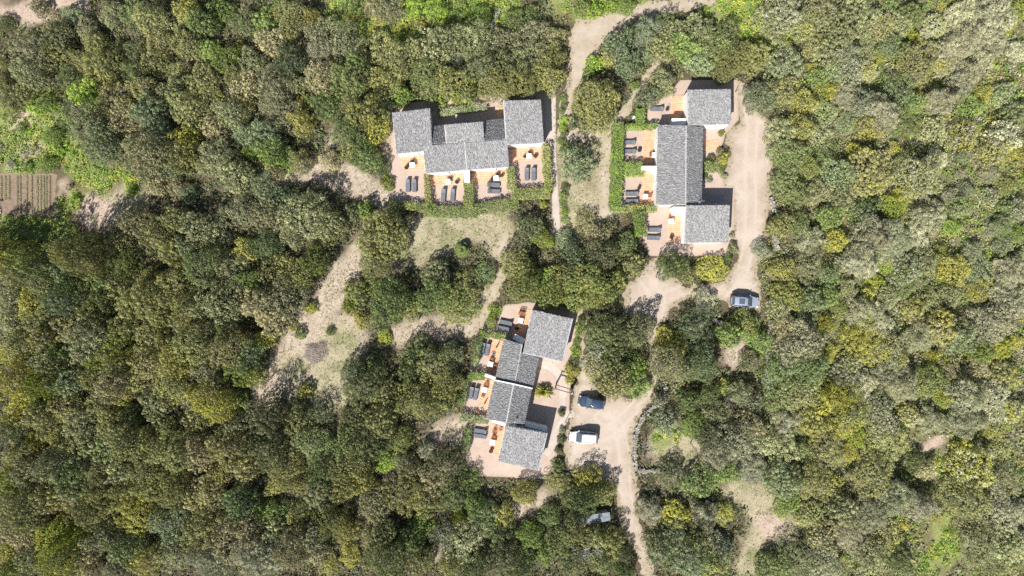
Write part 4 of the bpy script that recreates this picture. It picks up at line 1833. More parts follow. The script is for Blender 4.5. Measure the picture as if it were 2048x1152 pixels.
# garden plants close to the houses, each on its own
def small_plants():
    rng = random.Random(5)
    n = 0
    for k, (x, y, r, c) in enumerate([(1126, 196, 8, 'l'), (1129, 208, 7, 'd'), (1124, 222, 7, 'l'), (1128, 240, 9, 'L'), (1125, 256, 8, 'L'), (1129, 268, 7, 'd'),
                                      (1124, 283, 8, 'l'), (1127, 298, 8, 'l')]):
        put_plant("garden_shrub", x, y, r, c, "small shrub in the strip beside the concrete path, %s from the top" % ORD[k], rng, .7, 'shrub', 'shrubs in the strip beside the concrete path')
    for k, (x, y, r, c) in enumerate([(1131, 374, 8, 'd'), (1128, 392, 9, 'l'), (1126, 408, 8, 'l'), (1129, 424, 8, 'L'), (1130, 440, 8, 'l')]):
        put_plant("garden_shrub", x, y, r, c, "small shrub below the leaf-shaped clump, %s from the top of its strip" % ORD[k], rng, .7, 'shrub', 'shrubs in the strip below the leaf-shaped clump')
    for k, (x, y, r, c) in enumerate([(1163, 640, 8, 'd'), (1160, 654, 9, 'L'), (1156, 668, 7, 'l'), (1154, 684, 8, 'l'), (1151, 704, 10, 'L'), (1148, 722, 10, 'dt')]):
        put_plant("garden_shrub", x, y, r, c, "small shrub in the bed right of the tilted house, %s from the top" % ORD[k], rng, .7, 'shrub', 'shrubs in the bed beside the tilted house')
    one = [(1144, 742, 13, 'Y', "bright yellow bush in the bed by the timber pergola", 'yellow_bush'), (1140, 760, 9, 'yY', "low yellowish bush just above the timber pergola", 'yellow_bush'),
           (1446, 316, 11, 'Y', "bright yellow bush in the driveside house garden", 'yellow_bush'), (1441, 302, 9, 'dt', "dark shrub above the yellow bush in the driveside garden", 'garden_shrub'),
           (1420, 332, 14, 'l', "round green shrub against the driveside house wall", 'garden_shrub'), (1441, 338, 10, 'ly', "green shrub below the yellow driveside bush", 'garden_shrub'),
           (1420, 359, 6, 'b', "small spiky grey plant on the driveside paving", 'garden_shrub'), (1408, 352, 8, 'd', "dark shrub hugging the driveside house wall", 'garden_shrub'),
           (1449, 352, 8, 'tw', "dry tan plant at the edge of the gravel drive", 'dry_shrub'), (1443, 266, 6, 'm', "upright mossy plant at the white wall corner by the drive", 'garden_shrub'),
           (1423, 316, 9, 'dt', "dark leafy plant above the round green driveside shrub", 'garden_shrub'),
           (1123, 826, 9, 'dt', "reddish dark plant in the bed by the blue car", 'dry_shrub'), (1124, 862, 8, 'tw', "dry brown plant in the bed by the white car", 'dry_shrub'),
           (1123, 878, 10, 'td', "brown spiky plant in the bed left of the white car", 'dry_shrub'), (1117, 900, 9, 'td', "brown spiky plant at the bottom of the bed by the white car", 'dry_shrub'),
           (1116, 930, 12, 'dl', "dark shrub at the lower corner of the tilted house", 'garden_shrub'), (1464, 470, 6, 'tw', "dry tan plant at the lower driveside wing", 'dry_shrub'),
           (1466, 496, 12, 'dt', "dark shrub at the lower corner of the driveside house", 'garden_shrub'), (990, 622, 12, 'L', "fresh green shrub at the end of the earth path", 'garden_shrub')]
    for x, y, r, c, lab, nm in one:
        put_plant(nm, x, y, r * (.8 if c in ('dt', 'td', 'tw') else 1), c, lab, rng, .8, 'bush' if 'yellow' in nm else 'shrub', fam='twig' if c in ('dt', 'td', 'tw') else None)
    put_plant("clipped_round_shrub", 775, 366, 14, 'm', "round clipped shrub beside the far-left patio", rng, .75, 'shrub', fam='fine')


small_plants()


# palm-like clump in the tilted house court
def fan_palm():
    root = empty("fan_palm", (*G(1086, 783, .8), 0), 0, label="bushy fresh green palm in the court of the tilted house", category="palm")
    rng = np.random.default_rng(4)
    MB().tube((0, 0, -.02), (0, 0, .5), .12, .10, 8).build("trunk", M['bark'], root)
    V_, F_, off = [], [], 0
    for k in range(230):
        t = rng.uniform(0, 6.28); el = rng.uniform(.05, 1.35)
        L = rng.uniform(1.1, 1.85) * (1.0 - .25 * math.sin(el))
        w = rng.uniform(.06, .10)
        pts = []
        for s in np.linspace(0, 1, 5):
            rr = L * s * math.cos(el); zz = .45 + L * s * math.sin(el) - .55 * s * s * L * math.cos(el)
            pts.append((1.25 * rr * math.cos(t), .85 * rr * math.sin(t), max(zz, .05)))
        side = np.array([-math.sin(t), math.cos(t), 0])
        prof = (.4, 1, 1, .7, .1)
        vv = []
        for p, q in zip(pts, prof):
            vv += [np.array(p) - side * w * q, np.array(p) + side * w * q]
        V_ += vv
        F_ += [(off + 2 * i, off + 2 * i + 1, off + 2 * i + 3, off + 2 * i + 2) for i in range(4)]
        off += 10
    n = len(F_)
    me = finish_leaves("fronds", np.array(V_), np.array(F_), np.repeat(rng.random(230), 4), np.repeat(rng.random(230), 4))
    o = link("fronds", me, None, root)
    o.color = (.22, .24, .05, 1); o['tint'] = (.34, .30, .06)


fan_palm()


# ------------------------------------------------------------------ clipped hedges
def hedge(pts, w_px, h, code, label, seed, ragged=.10):
    rng = np.random.default_rng(seed)
    P = [np.array(G(x, y, h * .8)) for x, y in pts]
    w = w_px * PXM
    org = P[0]
    V_, N_ = [], []
    sticks = MB()
    for a, b in zip(P[:-1], P[1:]):
        d = b - a; L = np.linalg.norm(d); d = d / L; n = np.array([-d[1], d[0]])
        area_top = (L + w) * w; side = 2 * (L + w) * h + 2 * w * h
        for area, kind in ((area_top, 0), (side, 1), (area_top * .8, 2)):
            k = int(area * (130 if kind == 0 else 60 if kind == 1 else 60))
            s = rng.uniform(-w * .4, L + w * .4, k); q = rng.uniform(-.5, .5, k) * w; z = np.full(k, h)
            nr = np.tile([0, 0, 1.0], (k, 1))
            if kind == 1:
                z = rng.uniform(.05, h, k)
                sg = np.where(rng.random(k) < .5, -1, 1)
                q = sg * w * .5
                nr = np.stack([n[0] * sg, n[1] * sg, np.full(k, .4)], 1)
            elif kind == 2:
                z = np.full(k, h * .82); q *= .85
            x = a[0] + d[0] * s + n[0] * q; y = a[1] + d[1] * s + n[1] * q
            lump = (fbm(x * 1.9, y * 1.9, 1) - .5) * 2
            z = z + (lump * .30 + rng.normal(0, ragged * .7, k)) * (1 if kind != 1 else .3)
            off = lump * .30
            x = x + np.where(kind == 1, nr[:, 0] * off, 0) + rng.normal(0, ragged * .5, k); y = y + np.where(kind == 1, nr[:, 1] * off, 0) + rng.normal(0, ragged * .5, k)
            # round the top shoulders a little
            V_.append(np.stack([x, y, np.maximum(z, .04)], 1)); N_.append(nr + rng.normal(0, .5, (k, 3)))
        for i in range(max(2, int(L / .8))):
            t = (i + .5) / max(2, int(L / .8)) * L
            c = a + d * t - org
            sticks.tube((c[0], c[1], -.02), (c[0] + rng.normal(0, .05), c[1] + rng.normal(0, .05), h * .85), .03, .015, 5)
    C = np.concatenate(V_); Nn = np.concatenate(N_)
    v, f = leaf_quads(C - np.array([org[0], org[1], 0]), Nn, np.full(len(C), .17), .65, rng)
    tone = fbm(C[:, 0] * .8, C[:, 1] * .8, 2) + rng.normal(0, .12, len(C))
    me = finish_leaves("leaves", v, f, np.clip(tone, 0, 1), np.clip(rng.normal(.5, .25, len(C)), 0, 1))
    root = empty("hedge", (org[0], org[1], 0), 0, label=label, category="hedge", group="clipped hedges around the patios")
    o = link("leaves", me, None, root)
    a, b = HUE[code[0]], HUE[code[1]]
    o.color = (*a, 1); o['tint'] = b
    sticks.build("stems", M['bark'], root, kind="stuff")
    return root


HEDGES = [([(782, 409), (866, 415)], 15, 1.1, 'ly', "clipped hedge below the far-left patio of the long house"),
          ([(858, 422), (944, 425)], 22, 1.1, 'lo', "wide clipped hedge below the second patio of the long house"),
          ([(946, 421), (1028, 406)], 23, 1.1, 'lo', "slanting wide hedge below the third patio of the long house"),
          ([(1030, 388), (1092, 386)], 20, 1.2, 'ly', "clipped hedge below the far-right patio of the long house"),
          ([(1092, 296), (1097, 378)], 15, 1.4, 'yl', "tall clipped hedge between the concrete path and the far-right patio"),
          ([(853, 352), (858, 404)], 11, 1.2, 'yo', "ragged narrow hedge between the first and second patios"),
          ([(937, 368), (938, 408)], 19, 1.3, 'ly', "thick hedge stub below the white screen wall"),
          ([(1022, 341), (1024, 372)], 16, 1.3, 'yl', "thick hedge stub between the third and far-right patios"),
          ([(880, 225), (968, 213)], 13, 1.0, 'lw', "pale-leaved low hedge behind the long house"),
          ([(1236, 256), (1231, 415)], 22, 1.5, 'lL', "long upright hedge along the lawn at the driveside house"),
          ([(1254, 254), (1310, 252)], 11, 1.1, 'lL', "thin hedge below the topmost driveside patio"),
          ([(1281, 225), (1281, 245)], 18, 1.3, 'Ll', "square clipped hedge block beside the white post"),
          ([(1252, 338), (1278, 338)], 26, 1.3, 'Ll', "rounded hedge between the middle driveside patios"),
          ([(1248, 417), (1308, 417)], 13, 1.1, 'yl', "hedge closing the third driveside patio below"),
          ([(1279, 432), (1281, 466)], 20, 1.6, 'Ld', "dark green hedge left of the lowest driveside patio"),
          ([(958, 678), (951, 724)], 14, 1.4, 'dl', "dark hedge left of the second patio of the tilted house"),
          ([(965, 667), (1008, 673)], 11, 1.1, 'lL', "thin hedge above the second patio of the tilted house"),
          ([(985, 632), (984, 650)], 14, 1.2, 'mL', "clipped hedge block left of the topmost tilted-house patio"),
          ([(942, 752), (965, 753)], 15, 1.2, 'lL', "short hedge between the second and third tilted-house patios"),
          ([(930, 763), (923, 803)], 15, 1.3, 'ld', "hedge left of the third patio of the tilted house"),
          ([(926, 834), (970, 840)], 15, 1.1, 'lw', "pale hedge above the lowest patio of the tilted house"),
          ([(936, 860), (930, 898)], 14, 1.3, 'd', "dark hedge left of the lowest patio of the tilted house"),
          ]
for k, (p, w, h, c, lab) in enumerate(HEDGES):
    hedge(p, w, h, c if len(c) > 1 else c + 'l', lab, 50 + k)


def spiral_topiary():
    rng = np.random.default_rng(8)
    root = empty("spiral_topiary", (*G(925, 499, .5), 0), 0, label="clipped spiral topiary on the dry lawn", category="topiary")
    MB().tube((0, 0, -.02), (0, 0, 1.5), .06, .03, 8).build("trunk", M['bark'], root)
    C, Nn = [], []
    k = 9000
    t = rng.random(k)                       # along the helix, wide below and narrow above
    ang = t * 2.3 * 2 * math.pi + 2.2
    Rm = 1.0 * (1 - t * .78)
    zc = .25 + 1.45 * t
    a2 = rng.uniform(0, 2 * math.pi, k)
    tr = .30 * (1 - .35 * t)
    rr = Rm + tr * np.cos(a2)
    C = np.stack([rr * np.cos(ang), rr * np.sin(ang), zc + tr * .8 * np.sin(a2)], 1)
    Nn = np.stack([np.cos(a2) * np.cos(ang), np.cos(a2) * np.sin(ang), np.sin(a2) + .2], 1) + rng.normal(0, .3, (k, 3))
    v, f = leaf_quads(C, Nn, np.full(k, .11), .7, rng)
    o = link("leaves", finish_leaves("leaves", v, f, rng.random(k), np.clip(rng.normal(.5, .2, k), 0, 1)), None, root)
    o.color = (*HUE['m'], 1); o['tint'] = HUE['l']


spiral_topiary()

# ------------------------------------------------------------------ undergrowth, grass, stones: stuff nobody could count
ALL_OPEN = [LITTER, DRYGRASS, GREEN, BARE, DRIVE, PATH, PAVE1, PAVE2, PAVE3, CONC1, PLOT]


def open_sd(X, Y):
    d = np.full(X.shape, -1e9)
    for s in ALL_OPEN:
        d = np.maximum(d, sd_any(X, Y, s))
    return d


def hard_sd(X, Y):
    d = np.full(X.shape, -1e9)
    for s in (DRIVE, PAVE1, PAVE2, PAVE3, CONC1, PLOT, PATH):
        d = np.maximum(d, sd_any(X, Y, s))
    return d


def clumps(name, X, Y, rad, hgt, per, size, cols, seed, label, flat=False, asp=.6):
    """many small plants joined into one mass; cols (n,3)"""
    rng = np.random.default_rng(seed)
    n = len(X)
    C = np.repeat(np.stack([X, Y, np.zeros(n)], 1), per, 0)
    r = np.repeat(rad, per); h = np.repeat(hgt, per)
    d = sphere_dirs(n * per, rng); d[:, 2] = np.abs(d[:, 2])
    q = rng.uniform(.55, 1.05, n * per)
    P = C + np.stack([d[:, 0] * r * q, d[:, 1] * r * q, .03 + d[:, 2] * h * q], 1)
    v, f = leaf_quads(P, d * .6 + np.array([0, 0, .5]) + rng.normal(0, .5, d.shape), np.repeat(size, per) * rng.uniform(.7, 1.3, n * per), asp, rng)
    me = np_mesh(name, v, f)
    c = np.repeat(cols, per, 0) * rng.uniform(.55, 1.4, (n * per, 1))
    a = me.attributes.new("col", 'FLOAT_COLOR', 'FACE')
    a.data.foreach_set("color", np.concatenate([c, np.ones((len(c), 1))], 1).astype(np.float32).ravel())
    return link(name, me, M['low'], kind="stuff", label=label)


def jitter_grid(x0, x1, y0, y1, step, seed):
    rng = np.random.default_rng(seed)
    X, Y = np.meshgrid(np.arange(x0, x1, step), np.arange(y0, y1, step))
    return (X + rng.uniform(-.5, .5, X.shape) * step).ravel(), (Y + rng.uniform(-.5, .5, X.shape) * step).ravel(), rng


def pick_cols(rng, n, names, X=None, Y=None):
    t = np.array([HUE[c] for c in names])
    return t[rng.integers(0, len(names), n)]


X, Y, r_ = jitter_grid(-84, 84, -50, 50, .86, 1)
k = open_sd(X, Y) < -.35
X, Y = X[k], Y[k]
east = np.clip((X - 25) / 25 + (vnoise(X * .2, Y * .2) - .5) * 2, 0, 1)[:, None]
cw = pick_cols(r_, len(X), 'oodgbltdo') * .7  # western clumps darkened to deepen the shade between crowns
ce = pick_cols(r_, len(X), 'gwtyllyLl')
clumps("undergrowth", X, Y, r_.uniform(.5, .95, len(X)), r_.uniform(.3, .9, len(X)), 24, r_.uniform(.22, .34, len(X)), cw * (1 - east) + ce * east, 2,
       "mixed low undergrowth filling the wood floor")
# taller wood closing the view beyond the frame
X, Y, r_ = jitter_grid(-104, 104, -66, 66, 2.6, 5)
k = (np.abs(X) > 79.5) | (np.abs(Y) > 45.5)
X, Y = X[k], Y[k]
clumps("surrounding_wood", X, Y, r_.uniform(1.4, 2.2, len(X)), r_.uniform(1.8, 3.2, len(X)), 110, r_.uniform(.36, .46, len(X)), pick_cols(r_, len(X), 'oogdyltgb'), 6,
       "continuous wood going on beyond the edges of the view")

# weeds in the green patches
X, Y, r_ = jitter_grid(-80, 80, -46, 46, .62, 7)
k = (sd_any(X, Y, GREEN) + 2.5 * (fbm(X * .4, Y * .4, 1) - .5) > 0) & (hard_sd(X, Y) < -.1) & (fbm(X * .45 + 7, Y * .45, 6) > np.where(X < -55, .25, .38))
X, Y = X[k], Y[k]
gc = pick_cols(r_, len(X), 'LLlLYyLYL') * np.array([1.0, 1.1, .9])
gn = vnoise(X * .25, Y * .25, 3)[:, None]
gc = gc * (1 - .5 * (gn > .6)) + .5 * (gn > .6) * np.array(HUE['l'])
clumps("weeds", X, Y, r_.uniform(.3, .75, len(X)), r_.uniform(.2, .9, len(X)), 30, r_.uniform(.15, .26, len(X)), gc, 8, "lush green weeds and wild flowers in the clearings")

# thin grass on the clearings
X, Y, r_ = jitter_grid(-80, 80, -46, 46, .36, 9)
k = (np.maximum(sd_any(X, Y, DRYGRASS), sd_any(X, Y, LITTER) - .6) > 0) & (hard_sd(X, Y) < -.05)
X, Y = X[k], Y[k]
dens = fbm(X * .5 + 40, Y * .5, 5)
k = r_.random(len(X)) < np.clip((dens - .36) * 3.2, .06, .85)
X, Y = X[k], Y[k]
gt = np.array([(.23, .21, .10), (.16, .19, .06), (.30, .25, .15), (.19, .21, .08)])[r_.integers(0, 4, len(X))]
clumps("grass", X, Y, r_.uniform(.12, .28, len(X)), r_.uniform(.04, .14, len(X)), 7, r_.uniform(.10, .20, len(X)), gt, 10, "thin dry grass on the lawn and clearings", asp=.3)

# drift of weeds and litter along the edges of drive and paths
X, Y, r_ = jitter_grid(-80, 80, -46, 46, .42, 12)
dd = np.maximum(sd_any(X, Y, DRIVE), sd_any(X, Y, PATH))
k = (np.abs(dd - .05) < .75) & (r_.random(len(X)) < .42) & (np.maximum(sd_any(X, Y, PAVE3), sd_any(X, Y, PAVE2)) < 0)
X, Y = X[k], Y[k]
gt = np.array([(.24, .21, .11), (.17, .19, .07), (.31, .26, .17), (.13, .15, .06)])[r_.integers(0, 4, len(X))]
clumps("verge_grass", X, Y, r_.uniform(.12, .32, len(X)), r_.uniform(.05, .2, len(X)), 9, r_.uniform(.10, .2, len(X)), gt, 13, "ragged grass along the drive and path edges", asp=.35)


def stones(name, X, Y, Z, S, seed, label=None, parent=None, origin=(0, 0)):
    rng = np.random.default_rng(seed)
    n = len(X)
    base = np.array([(1, 0, 0), (.3, .9, 0), (-.8, .6, 0), (-.8, -.6, 0), (.3, -.95, 0), (0, 0, .75), (.0, 0, -.5)])
    fs = [(0, 1, 5), (1, 2, 5), (2, 3, 5), (3, 4, 5), (4, 0, 5), (1, 0, 6), (2, 1, 6), (3, 2, 6), (4, 3, 6), (0, 4, 6)]
    base2 = np.concatenate([base[:5] * np.array([1, 1, 1]) - [0, 0, .25], base[:5] * .72 + [0, 0, .35], ])
    fq = [(i, (i + 1) % 5, 5 + (i + 1) % 5, 5 + i) for i in range(5)]
    ang = rng.uniform(0, 6.28, n); ca, sa = np.cos(ang), np.sin(ang)
    j = rng.uniform(.7, 1.3, (n, 10, 3))
    p = base2[None] * j * S[:, None, None] * .5
    x = p[..., 0] * ca[:, None] - p[..., 1] * sa[:, None] * .8 + (X - origin[0])[:, None]
    y = p[..., 0] * sa[:, None] + p[..., 1] * ca[:, None] * .8 + (Y - origin[1])[:, None]
    z = p[..., 2] + Z[:, None]
    Vt = np.stack([x, y, z], -1).reshape(-1, 3)
    b = np.arange(n)[:, None] * 10
    top = [(5, 6, 7, 8), (5, 8, 9, 9)]
    f = np.concatenate([b + np.array(q) for q in fq], 1).reshape(-1, 4)
    me = bpy.data.meshes.new(name)
    faces = f.tolist() + [[int(i * 10 + q) for q in (5, 6, 7, 8, 9)] for i in range(n)]
    me.from_pydata(Vt.tolist(), [], faces)
    me.update()
    a = me.attributes.new("leaf", 'FLOAT', 'FACE')
    r = rng.random(n)
    a.data.foreach_set("value", np.concatenate([np.repeat(r, 5), r]).astype(np.float32))
    o = link(name, me, M['stone'], parent, kind="stuff")
    if label:
        o['label'] = label
    return o


X, Y, r_ = jitter_grid(-80, 80, -46, 46, .5, 15)
sdl = np.maximum(sd_any(X, Y, LITTER), sd_any(X, Y, DRYGRASS))
k = (sdl > 0) & (hard_sd(X, Y) < -.05) & (r_.random(len(X)) < .5)
k |= (np.maximum(sd_any(X, Y, PATH), np.minimum(sd_any(X, Y, DRIVE), 1.2 - sd_any(X, Y, DRIVE))) > -.3) & (r_.random(len(X)) < .13) & (np.maximum(sd_any(X, Y, PAVE1), sd_any(X, Y, PAVE2)) < 0)
X, Y = X[k], Y[k]
stones("loose_stones", X, Y, np.full(len(X), .02), r_.beta(1.1, 4, len(X)) * .42 + .07, 16, "pale loose stones scattered over the clearings")

# ------------------------------------------------------------------ dry-stone walls
def stone_wall(pts, h, w, label, seed):
    rng = np.random.default_rng(seed)
    P = [np.array(G(*p)) for p in pts]
    root = empty("stone_wall", (P[0][0], P[0][1], 0), 0, label=label, category="wall", group="dry-stone walls")
    X, Y, Z, S = [], [], [], []
    core = MB()
    for a, b in zip(P[:-1], P[1:]):
        L = np.linalg.norm(b - a); d = (b - a) / L; n = np.array([-d[1], d[0]])
        k = int(L * w * h * 75)
        s = rng.uniform(0, L, k); q = rng.uniform(-.5, .5, k) * w; z = rng.uniform(.05, h, k) * rng.uniform(.7, 1, k)
        X += list(a[0] + d[0] * s + n[0] * q); Y += list(a[1] + d[1] * s + n[1] * q); Z += list(z); S += list(rng.uniform(.16, .46, k))
        c = (a + b) / 2 - P[0]
        core.box((c[0], c[1], h * .36), (L, w * .7, h * .72), math.atan2(d[1], d[0]))
    stones("stones", np.array(X), np.array(Y), np.array(Z), np.array(S), seed, None, root, tuple(P[0]))
    core.build("core", M['stone'], root)


stone_wall([(1331, 772), (1327, 800), (1300, 818), (1282, 838), (1272, 865), (1269, 900), (1272, 940)], .55, .6, "curved pale dry-stone wall round the enclosure by the parking yard", 1)
stone_wall([(1276, 942), (1320, 940), (1362, 934)], .6, .6, "dry-stone wall closing the enclosure at the bottom", 2)
stone_wall([(1474, 951), (1526, 958)], .5, .6, "short run of white stones in the scrub below the enclosure", 3)
stone_wall([(1294, 117), (1334, 118)], .5, .5, "short pale stone wall above the topmost driveside patio", 4)
stone_wall([(1426, 640), (1462, 654)], .6, .6, "short pale stone wall below the silver car", 5)
stone_wall([(1548, 470), (1552, 500)], .7, .8, "pale stone wall end at the right of the drive", 6)
stone_wall([(1540, 395), (1548, 425)], .6, .6, "low stones at the drive edge beneath the trees", 7)
stone_wall([(1540, 640), (1532, 720), (1536, 790)], .6, .6, "long stone wall running down through the scrub", 8)
stone_wall([(1030, 962), (1075, 955), (1120, 950), (1160, 938)], .35, .35, "low curved stone edging below the tilted house", 9)
stone_wall([(1000, 18), (990, 40), (982, 60)], .4, .7, "pale stones at the top of the meadow scrub", 10)


def rock(x, y, r, h, label, seed):
    rng = np.random.default_rng(seed)
    m = MB()
    prof = [(1.0, 0), (.95, .3), (.7, .75), (.3, 1.0)]
    gx, gy = G(x, y)
    n = 9
    jit = rng.uniform(.7, 1.25, (4, n))
    vs = []
    for k, (q, z) in enumerate(prof):
        for i in range(n):
            t = 2 * math.pi * i / n
            vs.append((q * r * jit[k, i] * math.cos(t), q * r * jit[k, i] * math.sin(t), z * h - .05))
    fs = [(k * n + i, k * n + (i + 1) % n, k * n + n + (i + 1) % n, k * n + n + i) for k in range(3) for i in range(n)]
    fs.append(tuple(range(3 * n, 4 * n)))
    m.add(vs, fs)
    o = m.build("boulder", M['stone'], label=label, category="rock")
    o.location = (gx, gy, 0)


rock(1545, 262, .5, .4, "pale boulder at the upper bend of the drive", 3)

# ------------------------------------------------------------------ brush pile and bare branches
def brush_pile():
    rng = random.Random(3)
    root = empty("brush_pile", (*G(632, 705), 0), 0, label="heap of dry cut brushwood on the clearing", category="brushwood")
    m = MB()
    for i in range(520):
        t = rng.uniform(0, 6.28); q = math.sqrt(rng.random())
        o = 1 + .22 * math.sin(2 * t + 1) + .15 * math.sin(3 * t) + .12 * math.sin(7 * t + 2)
        x, y = q * 1.5 * o * math.cos(t), q * 1.9 * o * math.sin(t)
        z = .5 * (1 - q * q) * rng.uniform(.3, 1) + .03
        L = rng.uniform(.35, 1.0); a = rng.uniform(-.7, .9) + (0 if rng.random() < .7 else 1.5); e = rng.uniform(-.25, .25)
        d = Vector((math.cos(a) * math.cos(e), math.sin(a) * math.cos(e), math.sin(e))) * L / 2
        c = Vector((x, y, z + abs(d.z)))
        m.tube(c - d, c + d, rng.uniform(.012, .035), .006, 4, False)
    m.build("sticks", M['deadwood'], root, kind="stuff")
    h = MB(); n = 20; vs = []
    for q, z in ((1.0, .01), (.8, .12), (.55, .24), (.25, .32)):
        for i in range(n):
            t = 2 * math.pi * i / n
            o = 1 + .16 * math.sin(2 * t + 1) + .12 * math.sin(3 * t) + .10 * math.sin(7 * t + 2)
            vs.append((q * 1.35 * o * math.cos(t) + rng.uniform(-.06, .06), q * 1.75 * o * math.sin(t) + rng.uniform(-.06, .06), z * rng.uniform(.7, 1.3)))
    h.add(vs, [(k * n + i, k * n + (i + 1) % n, (k + 1) * n + (i + 1) % n, (k + 1) * n + i) for k in range(3) for i in range(n)] + [tuple(range(3 * n, 4 * n))])
    h.build("litter_heap", M['dug2'], root)


M['dug2'] = surf("dead_leaf_heap", (.33, .265, .21), .95, .35, 5, fine=25, fine_amt=.4)
brush_pile()


def bare_tree(x, y, h, spread, label, seed, mat='deadwood', lean=(0, 0)):
    rng = random.Random(seed)
    root = empty("bare_tree", (*G(x, y, h * .4), 0), 0, label=label, category="tree", group="leafless trees")
    m = MB(); t = MB()

    def grow(mb, p, d, L, r, lev):
        q = p + d * L
        mb.tube(p, q, r, r * .62, 5 if lev < 2 else 4, False)
        if lev >= 5:
            return
        for _ in range(3 if lev < 3 else 2):
            nd = (d + Vector((rng.uniform(-1, 1), rng.uniform(-1, 1), rng.uniform(-.35, .55))) * spread).normalized()
            grow(m, q, nd, L * rng.uniform(.62, .85), r * .6, lev + 1)
    grow(t, Vector((0, 0, -.02)), Vector((lean[0], lean[1], 1)).normalized(), h * .34, .09, 0)
    t.build("trunk", M[mat], root)
    m.build("crown", M[mat], root)


bare_tree(1290, 895, 2.6, .8, "leafless tree just inside the stone wall enclosure", 1)
bare_tree(1385, 890, 3.2, .9, "leafless tree casting thin shadows in the enclosure", 2)
bare_tree(1420, 905, 3.0, .9, "leafless tree at the edge of the scrub beside the enclosure", 3)
bare_tree(1290, 910, 1.6, 1.0, "fallen pale branch inside the stone wall enclosure", 4)
bare_tree(1404, 592, 3.0, 1.0, "pale leafless bush over the gravel drive left of the silver car", 5)
bare_tree(1770, 605, 2.5, .9, "pale leafless shrub among the yellow bushes of the scrub", 6)
bare_tree(310, 1125, 3.2, .9, "pale dead tree in the lower left wood", 7)
bare_tree(590, 675, 1.8, .8, "thin leafless sapling at the clearing edge by the brush pile", 8)
bare_tree(60, 308, 1.6, .9, "dead bush in the weeds above the vegetable plot", 9)
bare_tree(900, 820, 3.0, .9, "bare branches leaning to the tilted house patio", 10)
bare_tree(1460, 800, 3.0, .9, "leafless tree in the shade right of the enclosure", 11)

bare_tree(1164, 1095, 4.2, .8, "white-barked leafless tree below the metal shed", 12, 'whitebark')
bare_tree(1186, 1092, 3.6, .8, "smaller white-barked leafless tree below the metal shed", 13, 'whitebark')

# ------------------------------------------------------------------ vegetable plot rows
def crop_rows():
    rng = np.random.default_rng(2)
    xs = [3, 11, 19, 35, 41, 54, 64, 75, 82, 88, 93, 100]
    for k, x in enumerate(xs):
        x0, y0 = G(x, 352); _, y1 = G(x, 427 if x > 30 else 400)
        L = y0 - y1
        root = empty("crop_row", (x0, y1, 0), 0, label="row of seedlings in the vegetable plot, %s from the left" % ORD[k], category="crop row", group="rows of seedlings in the vegetable plot")
        m = MB(); n = 24
        vs = []
        for i in range(n + 1):
            w = .19 * rng.uniform(.8, 1.15); h = .10 * rng.uniform(.7, 1.2)
            yy = L * i / n
            vs += [(-w, yy, .004), (-w * .4, yy, h), (w * .4, yy, h), (w, yy, .004)]
        fs = [(i * 4 + q, i * 4 + q + 1, i * 4 + q + 5, i * 4 + q + 4) for i in range(n) for q in range(3)]
        m.add(vs, [f[::-1] for f in fs]).build("soil_ridge", M['ridge_soil'], root)
        cnt = int(L / .34)
        C = np.stack([rng.normal(0, .03, cnt), (np.arange(cnt) + .5) * .34 + rng.normal(0, .07, cnt), np.full(cnt, .12)], 1)
        per = 7
        C = np.repeat(C, per, 0) + rng.normal(0, .085, (cnt * per, 3)) * np.array([1, 1, .5])
        v, f = leaf_quads(C, rng.normal(0, .5, C.shape) + np.array([0, 0, 1]), np.full(len(C), .14), .6, rng)
        
        me = finish_leaves("seedlings", v, f, rng.random(len(f)), rng.random(len(f)))
        o = link("seedlings", me, None, root, kind="stuff")
        o.color = (*(HUE['L'] if k % 3 else HUE['y']), 1); o['tint'] = HUE['l']


M['ridge_soil'] = surf("ridged_soil", (.22, .165, .12), .95, .3, 4, fine=25, fine_amt=.35, bump=.4)
crop_rows()

# ------------------------------------------------------------------ furniture
def make_lounger():
    root = empty("sun_lounger", (0, 0, 0), 0, label="x", category="sun lounger")
    f = MB()
    for s in (-1, 1):
        f.box((s * .32, 0, .30), (.05, 1.95, .05))
    for y in (-.95, .95):
        f.box((0, y, .30), (.59, .05, .05))
    f.build("frame", M['frame'], root)
    for sx in (-1, 1):
        for sy in (-1, 1):
            MB().box((sx * .32, sy * .82, .137), (.05, .05, .275)).build("leg", M['frame'], root)
    MB().box((0, -.33, .37), (.62, 1.28, .09), bev=.03).build("seat_cushion", M['cushion'], root)
    a = math.radians(27)
    MB().box((0, .33 + .33 * math.cos(a), .36 + .33 * math.sin(a)), (.62, .68, .08), 0, a, bev=.03).build("backrest", M['cushion'], root)
    MB().box((0, .33 + .56 * math.cos(a) - .03, .36 + .56 * math.sin(a) + .07), (.46, .2, .08), 0, a, bev=.03).build("head_cushion", M['canvas2'], root)
    return root


M['canvas2'] = surf("grey_cushion", (.20, .215, .24), .9, .15, 3, fine=30, fine_amt=.1)


def make_table(mat='whitetop', leg='whitetop', w=.8):
    root = empty("dining_table", (0, 0, 0), 0, label="x", category="table")
    MB().box((0, 0, .73), (w, w, .04), bev=.012).build("table_top", M[mat], root)
    for sx in (-1, 1):
        for sy in (-1, 1):
            MB().box((sx * (w / 2 - .06), sy * (w / 2 - .06), .355), (.05, .05, .71)).build("leg", M[leg], root)
    return root


